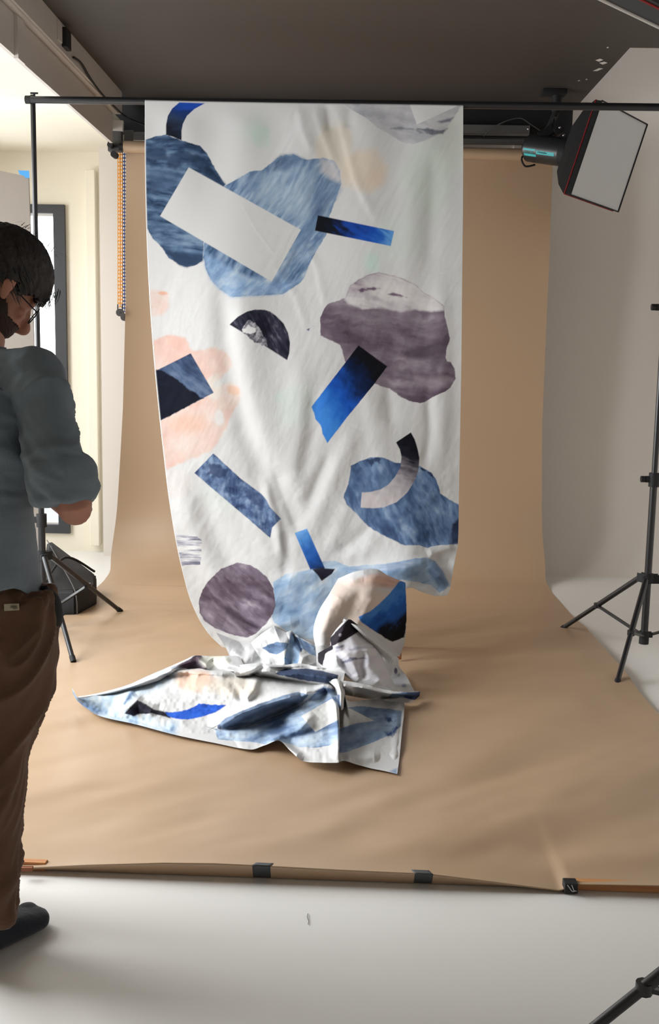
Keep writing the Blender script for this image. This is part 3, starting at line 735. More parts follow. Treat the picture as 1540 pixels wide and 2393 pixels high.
LM = [
 ('w', (598, 302, 46, 58), {'c': [(190, 214, 202)], 'o': .6, 'f': 1.1}), ('w', (612, 322, 30, 36), {'c': [(184, 210, 196)], 'o': .4, 'f': .4}),
 ('w', (780, 345, 60, 75), {'c': [(240, 208, 186)], 'o': .6}), ('w', (850, 400, 78, 62), {'c': [(240, 202, 180)], 'o': .7}), ('w', (878, 416, 34, 34), {'c': [(240, 192, 170)], 'o': .45, 'f': .9}),
 ('w', (1000, 420, 75, 120), {'c': [(204, 220, 206)], 'o': .5}), ('w', (930, 555, 70, 70), {'c': [(206, 226, 212)], 'o': .4}), ('w', (868, 612, 30, 40), {'c': [(190, 220, 208)], 'o': .7, 'f': .9}),
 ('w', (655, 930, 24, 22), {'c': [(190, 218, 206)], 'o': .45, 'f': 1}), ('w', (690, 950, 60, 70), {'c': [(206, 226, 214)], 'o': .45}), ('w', (520, 1160, 60, 50), {'c': [(208, 224, 214)], 'o': .4}), ('w', (1060, 330, 40, 110), {'c': [(210, 222, 206)], 'o': .4}),
 ('p', zC([(40, 70), (85, 68), (190, 75), (240, 108), (245, 220), (180, 285), (60, 295)]), {'c': PEACH[::-1], 'a': 0, 'f': 5, 'o': .6}), ('w', (382, 685, 14, 5), {'c': [(238, 160, 130)], 'o': .7}),
 ('p', zC([(60, 540), (120, 505), (250, 455), (390, 490), (430, 580), (450, 600), (540, 590), (640, 572), (720, 590), (770, 650), (802, 735), (740, 800), (640, 890), (640, 920), (730, 905), (740, 885), (790, 875), (850, 905), (875, 960), (865, 1020), (840, 1080), (790, 1170), (740, 1290), (660, 1430), (600, 1485), (500, 1530), (400, 1560), (230, 1640), (150, 1600), (60, 1300)]), {'c': PEACH, 'a': -35, 'L': 90, 'S': 45, 'f': 3.2, 'o': .74, 'k': 2.6, 'w': 2}),
 ('w', (512, 975, 14, 26), {'c': [(236, 226, 220)], 'o': .8}), ('w', (545, 912, 18, 14), {'c': [(240, 184, 164)], 'o': .9}), ('w', (440, 990, 70, 34), {'c': [(236, 178, 158)], 'o': .7, 'f': .9}), ('w', (500, 905, 22, 36), {'c': [(238, 220, 212)], 'o': .6}), ('w', (415, 1130, 40, 45), {'c': [(232, 206, 202)], 'o': .35}),
 ('p', [(300, 335), (340, 327), (361, 319), (387, 315), (424, 328), (467, 341), (484, 358), (495, 380), (507, 401), (526, 430), (523, 436), (500, 500), (476, 568), (474, 609), (457, 620), (437, 624), (420, 620), (393, 601), (379, 579), (357, 557), (345, 535), (300, 520)], {'c': NAVY[:3]+[(120, 142, 166)], 'a': 8, 'L': 70, 'S': 8, 'bend': .8, 'k': 2.8}),
 ('p', [(476, 372), (500, 400), (527, 430), (522, 436), (478, 410), (466, 394)], {'c': NAVY[:2], 'a': 50, 'f': 4}), ('p', [(340, 348), (388, 348), (392, 372), (360, 380), (340, 378)], {'c': NAVY[:2], 'a': 4, 'f': 3, 'o': .8, 'w': 3}), ('p', [(392, 366), (416, 352), (470, 362), (492, 386), (470, 392), (430, 380), (408, 396), (392, 392)], {'c': NAVY[:2], 'a': 20, 'f': 4, 'o': .8, 'w': 3}), ('p', [(345, 395), (420, 400), (400, 440), (350, 450)], {'c': [(58, 78, 108), (80, 102, 132)], 'a': 6, 'f': 8, 'o': .7}),
 ('p', [(388, 590), (430, 592), (474, 602), (474, 609), (437, 624), (420, 620)], {'c': NAVY[:2], 'a': 5, 'f': 4, 'k': 1}),
 ('p', [(523, 436), (583, 401), (612, 398), (656, 363), (685, 360), (714, 373), (756, 369), (782, 377), (794, 398), (797, 430), (783, 470), (768, 510), (763, 548), (742, 583), (724, 615), (710, 650), (700, 662), (660, 688), (582, 692), (540, 695), (512, 675), (493, 655), (480, 625), (475, 600), (476, 570), (500, 500)], {'c': STEEL, 'a': -58, 'L': 95, 'S': 8, 'bend': .7, 'k': 2.4}),
 ('p', [(478, 590), (560, 640), (635, 662), (700, 655), (660, 688), (582, 692), (540, 695), (512, 675), (493, 655), (480, 625)], {'c': [(96, 128, 172), (142, 170, 204), (186, 204, 220)], 'a': -32, 'L': 60, 'S': 10, 'f': 6, 'o': .8}),
 ('p', [(560, 420), (640, 400), (735, 385), (740, 440), (700, 520), (600, 470)], {'c': [(110, 136, 166), (150, 172, 194), (190, 202, 212)], 'a': -62, 'L': 80, 'S': 8, 'f': 12, 'o': .65}),
 ('p', [(760, 420), (775, 415), (795, 430), (796, 442), (775, 480), (740, 540), (690, 600), (655, 660), (640, 655), (680, 590), (720, 500), (748, 440)], {'c': [(64, 86, 118), (100, 126, 158), (140, 164, 190)], 'a': -58, 'L': 80, 'S': 8, 'f': 7, 'o': .8}),
 ('p', [(750, 372), (782, 377), (795, 405), (796, 428), (772, 416), (748, 400)], {'c': [(190, 190, 196), (216, 208, 204)], 'a': -50, 'f': 7, 'o': .9}),
 ('p', [(656, 363), (685, 360), (714, 373), (700, 378), (668, 400), (640, 398), (640, 378)], {'c': STEEL[:2], 'a': -40, 'f': 6, 'o': .8}),
 ('p', [(441, 391), (703, 537), (635, 658), (374, 505)], {'c': [(205, 205, 204), (205, 205, 204)], 'w': 0}),
 ('p', zA([(318, 30), (265, 75), (232, 130), (218, 200), (218, 272), (270, 288), (335, 315), (335, 240), (345, 190), (375, 130), (430, 80), (510, 36)]), {'c': [(30, 72, 168), (26, 52, 110), (40, 58, 88), (26, 34, 52), (14, 16, 26)], 'a': 0, 'g': (430, 245, 404, 318), 'gw': .3, 'L': 50, 'w': 0}),
 ('p', [(743, 503), (921, 540), (913, 575), (736, 539)], {'c': [(12, 14, 22), (14, 22, 44), (24, 64, 150), (28, 78, 176), (40, 100, 190), (96, 154, 216)], 'a': 35, 'g': (755, 520, 922, 560), 'gw': .35, 'w': 0, 'S': 7}),
 ('p', zB([(430, 50), (520, 105), (605, 155), (690, 225), (780, 280), (900, 355), (950, 370), (1010, 370), (1100, 345), (1250, 270), (1320, 170), (1400, 50)]), {'c': GREYM[1:], 'a': 12, 'L': 80, 'S': 12, 'k': 2}),
 ('p', [(913, 301), (935, 297), (965, 300), (985, 312), (1020, 308), (1035, 306), (1010, 316), (975, 304), (950, 303)], {'c': [(110, 112, 122), (150, 152, 160)], 'f': 2.5, 'w': 2}),
 ('p', [(975, 301), (1000, 300), (1030, 305), (1046, 300), (1035, 312), (1005, 312)], {'c': [(70, 74, 88), (130, 132, 142)], 'a': 10, 'f': 2.5, 'w': 2}), ('p', [(1022, 284), (1060, 274), (1052, 284), (1030, 288)], {'c': [(110, 110, 120), (140, 140, 150)], 'f': 2.5}), ('p', [(885, 264), (903, 270), (900, 279), (885, 279)], {'c': [(160, 160, 170), (180, 180, 186)], 'f': 1.5, 'w': 2}),
 ('p', [(958, 246), (974, 291), (1073, 246)], {'c': [(222, 220, 218), (224, 222, 220)], 'w': 0, 'f': .8}),
 # plum cloud
 ('p', zD([(420, 255), (460, 160), (530, 110), (600, 75), (680, 55), (720, 65), (830, 90), (910, 120), (970, 150), (1030, 210), (1120, 260), (1190, 320), (1195, 400), (1220, 490), (1235, 570), (1205, 660), (1202, 710), (1212, 748), (1240, 750), (1270, 800), (1278, 880), (1240, 950), (1200, 980), (1150, 1000), (1040, 1060), (1000, 1070), (940, 1060), (850, 1020), (810, 990), (770, 960), (650, 920), (420, 745), (385, 620), (330, 590), (280, 570), (230, 545), (228, 400), (250, 350), (285, 300)]), {'c': PLUM[:1]+[(104, 90, 104), (132, 120, 132), (164, 154, 164)], 'a': 4, 'L': 110, 'S': 18, 'bend': .7, 'k': 2.1}),
 ('p', zD([(415, 262), (460, 160), (530, 110), (600, 75), (680, 55), (830, 90), (970, 150), (1030, 210), (1120, 260), (1190, 320), (1192, 352), (1080, 360), (960, 345), (860, 360), (700, 330), (560, 340), (440, 300)]), {'c': [(122, 106, 124), (180, 172, 178), (204, 200, 202), (214, 210, 210)], 'a': 16, 'L': 110, 'S': 13, 'f': 3, 'k': 2.8}),
 ('p', zD([(520, 190), (600, 168), (690, 180), (640, 192), (540, 205)]), {'c': [(96, 74, 96), (130, 112, 130)], 'f': 2, 'w': 2}), ('p', zD([(740, 225), (800, 210), (870, 235), (900, 250), (820, 240)]), {'c': [(100, 80, 100), (130, 112, 130)], 'f': 2, 'w': 2}),
 ('p', zD([(860, 670), (1000, 630), (1200, 560), (1190, 690), (1130, 830), (1080, 830), (1100, 720), (900, 730)]), {'c': [(66, 54, 66), (92, 80, 92)], 'a': -10, 'f': 6, 'o': .65, 'L': 90}),
 ('p', zD([(960, 860), (1060, 880), (1180, 860), (1250, 880), (1180, 940), (1080, 970), (1000, 930)]), {'c': [(172, 162, 168), (140, 128, 138)], 'a': 20, 'f': 8, 'o': .7, 'S': 8}),
 ('p', zD([(525, 622), (748, 785), (640, 930), (420, 1200), (360, 1280), (283, 1380), (262, 1340), (245, 1310), (240, 1270), (228, 1240), (190, 1195), (180, 1150), (158, 1100)]), {'c': [(12, 13, 20), (12, 15, 26), (16, 40, 90), (26, 84, 184), (44, 112, 204), (62, 132, 216)], 'a': -60, 'g': (895, 860, 738, 948), 'gw': .22, 'w': .3, 'L': 40, 'S': 20}),
 # blue mountain with arc
 ('p', zD([(465, 1558), (540, 1520), (620, 1490), (710, 1490), (800, 1530), (855, 1535), (1000, 1560), (1090, 1610), (1130, 1670), (1160, 1770), (1230, 1820), (1330, 1870), (1330, 2162), (1150, 2175), (1060, 2195), (1000, 2175), (880, 2175), (760, 2120), (600, 2030), (500, 1920), (430, 1860), (410, 1800), (415, 1770), (445, 1700)]), {'c': [(52, 70, 104), (78, 102, 140), (108, 134, 170), (150, 172, 198)], 'a': 68, 'L': 60, 'S': 9, 'bend': 1.2, 'k': 2.3}),
 ('p', zD([(1255, 2010), (1310, 1960), (1310, 2165), (1250, 2165), (1240, 2080)]), {'c': [(30, 36, 56), (50, 62, 90)], 'f': 3}), ('p', zD([(580, 1510), (620, 1495), (700, 1495), (690, 1540), (650, 1520), (625, 1560)]), {'c': [(36, 46, 76), (60, 76, 108)], 'f': 2, 'w': 3}), ('p', zD([(1000, 1562), (1090, 1612), (1125, 1675), (1100, 1650), (1070, 1615), (1010, 1580)]), {'c': [(40, 52, 84), (60, 76, 108)], 'f': 1.2, 'w': 3}),
 ('p', zD([(815, 1375), (875, 1335), (932, 1298), (960, 1350), (985, 1430), (998, 1500), (990, 1590), (965, 1665), (900, 1770), (820, 1840), (720, 1880), (640, 1887), (541, 1882), (550, 1765), (620, 1760), (700, 1740), (760, 1700), (810, 1640), (850, 1570), (858, 1490), (845, 1430)]), {'c': [(14, 15, 22), (18, 19, 28), (30, 30, 42), (120, 116, 124), (172, 166, 172), (188, 182, 186), (200, 194, 196)], 'a': 10, 'g': (960, 1015, 905, 1170), 'gw': .22, 'w': .3, 'S': 8}),
 ('p', zC([(775, 370), (850, 300), (930, 255), (1000, 238), (1080, 240), (1130, 255), (1180, 290), (1250, 360), (1290, 445), (1306, 530), (1300, 620), (1280, 682), (1030, 522)]), {'c': [(18, 18, 28), (28, 28, 42), (50, 50, 66), (120, 114, 128)], 'a': 65, 'L': 50, 'S': 6, 'k': 2.4, 'w': 0}),
 ('p', zC([(880, 410), (930, 330), (1000, 350), (1050, 430), (1110, 510), (1105, 555), (1060, 555), (980, 505), (900, 455)]), {'c': [(60, 60, 72), (120, 118, 128), (190, 188, 196)], 'a': 30, 'L': 10, 'S': 5, 'k': 3, 'w': 3}), ('p', zC([(895, 415), (940, 365), (960, 390), (1015, 395), (1000, 440), (950, 462), (905, 440)]), {'c': [(224, 222, 226), (236, 234, 236)], 'w': 4, 'f': 1}),
 ('p', zC([(1448, 415), (1480, 400), (1472, 425)]), {'c': [(96, 98, 130), (96, 98, 130)], 'w': 0}),
 ('p', zC([(632, 1500), (870, 1720), (1060, 1860), (1100, 1910), (1130, 1970), (1228, 2075), (1150, 2150), (1132, 2243), (980, 2110), (720, 1890), (466, 1673)]), {'c': [(44, 60, 96), (70, 90, 128), (104, 126, 160), (140, 160, 190)], 'a': 0, 'L': 22, 'S': 14, 'bend': 2, 'k': 3.0, 'w': .4}),
 ('p', zC([(600, 1590), (680, 1600), (760, 1660), (700, 1730), (590, 1680)]), {'c': [(40, 52, 84), (58, 74, 108)], 'a': 40, 'f': 2, 'w': 4, 'o': .8}), ('p', zC([(900, 1820), (980, 1830), (1060, 1870), (1080, 1950), (960, 1960)]), {'c': [(46, 60, 98), (66, 84, 122)], 'a': 40, 'f': 2, 'w': 4, 'o': .7}),
 ('p', zC([(60, 810), (435, 622), (636, 968), (60, 1270)]), {'c': [(40, 52, 78), (54, 70, 100), (74, 92, 122), (96, 112, 138)], 'a': 38, 'L': 60, 'S': 7, 'w': 0}),
 ('p', zC([(60, 760), (180, 768), (330, 862), (420, 950), (480, 962), (510, 1005), (545, 1016), (60, 1270)]), {'c': [(9, 12, 26), (14, 20, 38)], 'w': 2, 'f': 1.2}),
 ('p', zE([(30, 160), (80, 148), (130, 148), (170, 158), (197, 175), (190, 300), (150, 298), (60, 306), (30, 306)]), {'c': [(112, 112, 130), (170, 170, 182), (222, 222, 224), (232, 232, 232)], 'a': 2, 'L': 90, 'S': 3.6, 'k': 3.4, 'bend': .1}),
 ('p', zE([(180, 480), (200, 425), (225, 385), (290, 320), (340, 302), (375, 287), (410, 295), (440, 300), (485, 330), (520, 360), (550, 410), (568, 480), (560, 530), (520, 590), (470, 640), (420, 663), (350, 650), (260, 615), (210, 580), (186, 540)]), {'c': [(74, 60, 72), (98, 84, 98), (128, 116, 130), (170, 158, 170)], 'a': 38, 'L': 80, 'S': 12, 'k': 2.6, 'bend': .8}),
 ('p', zE([(290, 500), (340, 515), (430, 580), (490, 610), (470, 625), (400, 590), (320, 540)]), {'c': [(58, 48, 60), (78, 66, 78)], 'a': 38, 'f': 4}), ('p', zE([(190, 490), (250, 480), (330, 560), (420, 640), (400, 655), (300, 625), (210, 575)]), {'c': [(186, 176, 188), (150, 138, 150), (120, 108, 122)], 'a': 40, 'f': 6, 'o': .7, 'S': 7}),
 ('p', zE([(550, 385), (620, 345), (740, 322), (790, 285), (860, 278), (930, 310), (1020, 300), (1100, 295), (1180, 285), (1260, 268), (1320, 263), (1360, 280), (1400, 330), (1432, 400), (1405, 425), (1385, 440), (1340, 400), (1260, 385), (1200, 372), (1080, 400), (900, 500), (780, 700), (755, 675), (690, 665), (620, 630), (560, 590), (545, 560), (565, 500), (555, 430)]), {'c': [(106, 134, 172), (142, 168, 198), (172, 192, 212), (204, 212, 220)], 'a': -28, 'L': 80, 'S': 14, 'bend': .9, 'k': 2.3}),
 ('p', zE([(1360, 285), (1400, 330), (1432, 400), (1405, 425), (1370, 400), (1320, 330)]), {'c': [(84, 106, 140), (130, 152, 182)], 'a': 50, 'f': 4, 'S': 6}), ('p', zE([(900, 318), (1100, 300), (1320, 270), (1200, 320), (1000, 340)]), {'c': [(120, 140, 172), (190, 200, 212)], 'a': -4, 'S': 5, 'f': 3, 'o': .8}),
 ('p', zE([(660, 140), (722, 118), (812, 318), (738, 322)]), {'c': [(110, 160, 214), (74, 134, 204), (50, 104, 184), (34, 84, 164), (18, 28, 50)], 'a': 20, 'g': (702, 1238, 745, 1330), 'gw': .2, 'w': 0}),
 ('p', zE([(748, 322), (800, 317), (862, 320), (845, 345), (795, 380), (775, 350)]), {'c': [(26, 26, 38), (36, 34, 48)], 'w': 0}),
]
FV, FQ, FC = [], [], []
def add_sheet(V, col):
    off = sum(len(v) for v in FV); nv, nu = V.shape[:2]
    FV.append(V.reshape(-1, 3)); FQ.append(grid_quads(nv, nu, off)[:, ::-1]); c = np.ones((nv*nu, 4), np.float32); c[:, :3] = col.reshape(-1, 3); FC.append(c)
def resamp(pts, t, smooth=True):
    p = np.asarray(pts, float); seg = np.sqrt((np.diff(p, axis=0)**2).sum(1)); s = np.concatenate([[0], np.cumsum(seg)]); s /= s[-1]
    if not smooth or len(p) < 3: return np.stack([np.interp(t, s, p[:, k]) for k in range(p.shape[1])], -1)
    i = np.clip(np.searchsorted(s, t, 'right')-1, 0, len(p)-2); f = ((t-s[i])/(s[i+1]-s[i]))[:, None]
    m = np.zeros_like(p); m[1:-1] = (p[2:]-p[:-2])/(s[2:]-s[:-2])[:, None]; m[0] = (p[1]-p[0])/(s[1]-s[0]); m[-1] = (p[-1]-p[-2])/(s[-1]-s[-2])
    h = (s[i+1]-s[i])[:, None]
    return (2*f**3-3*f**2+1)*p[i]+(f**3-2*f**2+f)*h*m[i]+(-2*f**3+3*f**2)*p[i+1]+(f**3-f**2)*h*m[i+1]
def coons(top, bot, left, right, nv, nu, smooth=True):
    u = np.linspace(0, 1, nu); v = np.linspace(0, 1, nv)
    T_ = resamp(top, u, smooth); B_ = resamp(bot, u, smooth); L_ = resamp(left, v, smooth); R_ = resamp(right, v, smooth)
    U = u[None, :, None]; Vv = v[:, None, None]
    S = (1-Vv)*T_[None]+Vv*B_[None]+(1-U)*L_[:, None]+U*R_[:, None]-((1-U)*(1-Vv)*T_[0]+U*(1-Vv)*T_[-1]+(1-U)*Vv*B_[0]+U*Vv*B_[-1])
    return S[..., 0], S[..., 1], np.repeat(u[None], nv, 0), np.repeat(v[:, None], nu, 1)
def cgrid(u, v, g):
    """smooth interpolation of a small table of values over the sheet"""
    g = np.asarray(g, float); nv, nu = g.shape
    def cr(t, n):
        x = np.clip(t*(n-1), 0, n-1-1e-9); i = np.floor(x).astype(int); return i, x-i
    def w(f): return [0.5*(-f+2*f*f-f**3), 0.5*(2-5*f*f+3*f**3), 0.5*(f+4*f*f-3*f**3), 0.5*(-f*f+f**3)]
    i, fi = cr(v, nv); j, fj = cr(u, nu); wi = w(fi); wj = w(fj); r = 0
    for a in range(4):
        for b in range(4):
            r = r+wi[a]*wj[b]*g[np.clip(i+a-1, 0, nv-1), np.clip(j+b-1, 0, nu-1)]
    return r
def crease(px, py, pts, wl, wr, amp):
    """ridge (amp>0 towards the viewer) along a line, wl/wr = widths on either side, ends fade"""
    p = np.asarray(pts, float); best = np.full(px.shape, 1e9); sg = np.zeros(px.shape); tt = np.zeros(px.shape)
    seg = np.sqrt((np.diff(p, axis=0)**2).sum(1)); cum = np.concatenate([[0], np.cumsum(seg)]); tot = cum[-1]
    for k in range(len(p)-1):
        ax, ay = p[k]; ex, ey = p[k+1]-p[k]; L = ex*ex+ey*ey
        t = np.clip(((px-ax)*ex+(py-ay)*ey)/L, 0, 1); dx = px-ax-t*ex; dy = py-ay-t*ey; d = np.hypot(dx, dy)
        m = d < best; best = np.where(m, d, best); sg = np.where(m, ex*dy-ey*dx, sg); tt = np.where(m, (cum[k]+t*seg[k])/tot, tt)
    w = np.where(sg > 0, wl, wr); fade = np.clip(np.minimum(tt, 1-tt)*5+0.15, 0, 1)
    return amp*fade*np.exp(-(best/w)**2)
def CR(px, py, L):
    r = 0
    for c in L: r = r+crease(px, py, *c)
    return r
# ---- the hanging length
yb = cL[1]-0.02
def bar_y(px): 
    return BA.y+(BB.y-BA.y)*np.clip((px-62)/(1560-62), -.2, 1.2)
top = [(338.5, 237), (520, 240.5), (700, 243.5), (900, 246), (1082.5, 249)]
left = [(338.5, 237), (339, 400), (343, 560), (349, 690), (358, 820), (370, 950), (382, 1060), (394, 1160), (410, 1260), (425, 1330), (448, 1410), (485, 1478), (545, 1535)]
right = [(1082.5, 249), (1082, 450), (1080, 650), (1078, 850), (1075, 1020), (1072, 1180), (1070, 1270), (1063, 1310), (1056, 1350), (1051, 1380), (1044, 1392)]
bot = [(545, 1535), (600, 1540), (660, 1540), (740, 1540), (800, 1500), (860, 1450), (920, 1400), (955, 1374), (990, 1385), (1020, 1393), (1044, 1392)]
nv, nu = 860, 530
px, py, uu, vv = coons(top, bot, left, right, nv, nu)
# depth measured from the plane of the crossbar; negative = towards the room
fold = 0.006*np.sin(px/46.+0.004*py)*s01((py-260)/500)+0.006*np.sin(px/23.+1.3+0.002*py)*s01((600-py)/360)*s01((py-240)/60)
fold += 0.011*np.sin(px/88.+1.9-0.002*py)*s01((py-400)/500)
cre = [
 # broad soft folds (points, width left, width right, amplitude towards the camera)
 ([(560, 650), (575, 800), (585, 900), (620, 1010), (665, 1110)], 42, 46, .020),
 ([(520, 640), (528, 800), (545, 900), (575, 1010), (620, 1120), (655, 1200)], 26, 26, -.020),
 ([(700, 820), (700, 950), (690, 1080), (690, 1170)], 34, 30, .014), ([(735, 900), (728, 1010), (700, 1130)], 18, 20, -.012),
 ([(830, 1000), (790, 1090), (745, 1200), (720, 1260)], 22, 26, .016), ([(770, 1060), (745, 1120), (715, 1190)], 14, 16, -.014),
 ([(640, 1090), (660, 1150), (685, 1210), (700, 1250)], 12, 22, -.016), ([(615, 1110), (630, 1170), (650, 1240), (664, 1320)], 14, 12, .018),
 ([(664, 1240), (668, 1290), (664, 1345)], 12, 18, -.014), ([(590, 1150), (600, 1230), (640, 1330)], 30, 30, .012),
 ([(860, 900), (880, 1010), (890, 1110)], 22, 26, .010), ([(905, 880), (915, 1000)], 14, 18, -.008), ([(1000, 900), (1005, 1010), (990, 1100)], 12, 14, -.010), ([(1030, 640), (1035, 900), (1030, 1100)], 26, 20, .012), ([(955, 350), (960, 500), (950, 700), (960, 850)], 30, 30, .008), ([(1015, 350), (1010, 500), (1000, 640)], 20, 24, -.008),
 ([(820, 1170), (790, 1230), (770, 1290)], 20, 18, .012), ([(880, 1250), (850, 1290), (800, 1310)], 16, 16, .010), ([(870, 1225), (830, 1262), (790, 1290)], 12, 12, -.009),
 ([(1000, 1300), (1030, 1285), (1062, 1275)], 10, 16, .020), ([(985, 1318), (1020, 1308), (1060, 1318)], 12, 10, -.020),
 ([(420, 1120), (445, 1230), (500, 1350), (560, 1420)], 28, 28, .016), ([(470, 1130), (500, 1250), (560, 1340)], 24, 24, -.012),
 # the roll of cloth turned up at lower right
 ([(680, 1345), (760, 1335), (860, 1335), (930, 1325), (1000, 1312)], 18, 8, .014),
 ([(870, 1338), (940, 1328), (1000, 1318), (1025, 1340), (1045, 1375)], 24, 16, .045),
 ([(960, 1362), (1000, 1362), (1035, 1384)], 10, 14, -.020),
 ([(660, 1350), (720, 1370), (760, 1400)], 26, 26, .014), ([(640, 1420), (700, 1440), (740, 1480)], 24, 24, -.02),
 ([(500, 1450), (560, 1480), (640, 1490)], 16, 20, -.02), ([(585, 1490), (640, 1462), (700, 1450)], 12, 14, .022),
 ([(735, 244), (750, 300), (790, 400)], 10, 14, .0045), ([(786, 244), (800, 300), (830, 420), (880, 520)], 9, 14, .004), ([(696, 244), (706, 300), (730, 360)], 10, 12, .004), ([(820, 245), (814, 300)], 12, 14, -.004), ([(764, 244), (772, 310)], 9, 12, -.005),
 ([(560, 470), (600, 540), (655, 610)], 3, 5, .0006), ([(700, 560), (740, 620), (760, 720)], 8, 12, .003), ([(640, 620), (690, 690), (720, 780)], 8, 12, .003),
]
bmp = CR(px, py, cre)*0.72
wr_ = 0.0035*(fbm((px+py*.5)/26., (py-px*.5)/60., 31, 4)-.5)*s01((py-480)/300)+0.0014*(fbm((px+py*.55)/14., (py-px*.55)/90., 37, 3)-.5)*s01((880-py)/300)*s01((px-560)/120)+.006*(fbm(px/40., py/40., 51, 3)-.5)*s01((py-1000)/150)
g = [[0, 0, 0, 0, 0], [0, 0, 0, 0, 0], [0, -.01, 0, -.01, 0], [0, -.02, -.01, -.01, 0], [0, -.03, -.02, -.02, .01], [-.01, -.04, -.03, -.05, .0], [-.02, -.07, -.07, -.10, -.05], [-.10, -.13, -.16, -.22, -.16]]
dy = cgrid(uu, vv, g)
Yd = bar_y(px)-0.024+dy-bmp+fold*-1-wr_
V = PT(px, py, Yd)
col = paint(px, py, LM)
edge = s01((px-(resamp(left, np.linspace(0, 1, nv))[:, :1]))/3.0-.2)
col = col*edge[..., None]+WHITE*(1-edge[..., None])
# over the bar and down behind it
rad = 0.0195; row0 = V[0].copy(); back = []
for k in range(1, 15):
    t = math.pi*k/14; r = row0.copy(); r[:, 1] = row0[:, 1]+rad*(1-math.cos(t)); r[:, 2] = row0[:, 2]+rad*math.sin(t)*.55; back.append(r)
for k in range(1, 14):
    r = back[13].copy(); r[:, 2] -= 0.045*k; r[:, 1] += 0.004*k+0.004*math.sin(k); r[:, 0] -= .0008*k; back.append(r)
V = np.concatenate([np.stack(back[::-1]), V]); col = np.concatenate([np.repeat(col[:1], len(back), 0), col])
# rounded hem on the left: turn the first columns back
e0 = V[:, :1].copy(); ex = []
for k in range(5, 0, -1):
    a = e0.copy(); a[..., 1] += 0.006*k; a[..., 0] += -0.0012*k if k < 4 else -.002; ex.append(a)
V = np.concatenate(ex+[V], 1); col = np.concatenate([np.tile(WHITE, (V.shape[0], 5, 1)), col], 1)
add_sheet(V, col)
FL_Y = lambda px, py, z=0.: FL(px, py, z)[..., 1]
def sheet_d(top, bot, left, right, n, grid, cr, layers, base=None, smooth=True, noise=0.004, nsc=30., seed=1):
    """drape whose distance is given by a small table"""
    px, py, u, v = coons(top, bot, left, right, n[0], n[1], smooth)
    Yd = cgrid(u, v, grid)-CR(px, py, cr)-noise*(fbm(px/nsc, py/nsc, seed, 3)-.5)*2
    Yf = FL_Y(px, py, 0.024)
    Yd = np.where(np.isfinite(Yf) & (Yf > 0), np.minimum(Yd, Yf), Yd)
    add_sheet(PT(px, py, Yd), paint(px, py, layers, base))
def sheet_f(top, bot, left, right, n, hgrid, cr, layers, base=None, smooth=True, noise=0.004, nsc=30., seed=1):
    """cloth lying on the floor, heights given by a small table"""
    px, py, u, v = coons(top, bot, left, right, n[0], n[1], smooth)
    Zd = cgrid(u, v, hgrid)+CR(px, py, cr)+noise*(fbm(px/nsc, py/nsc, seed, 3)-.5)*2
    Zd = np.maximum(Zd, 0.022)
    add_sheet(FL(px, py, Zd), paint(px, py, layers, base))
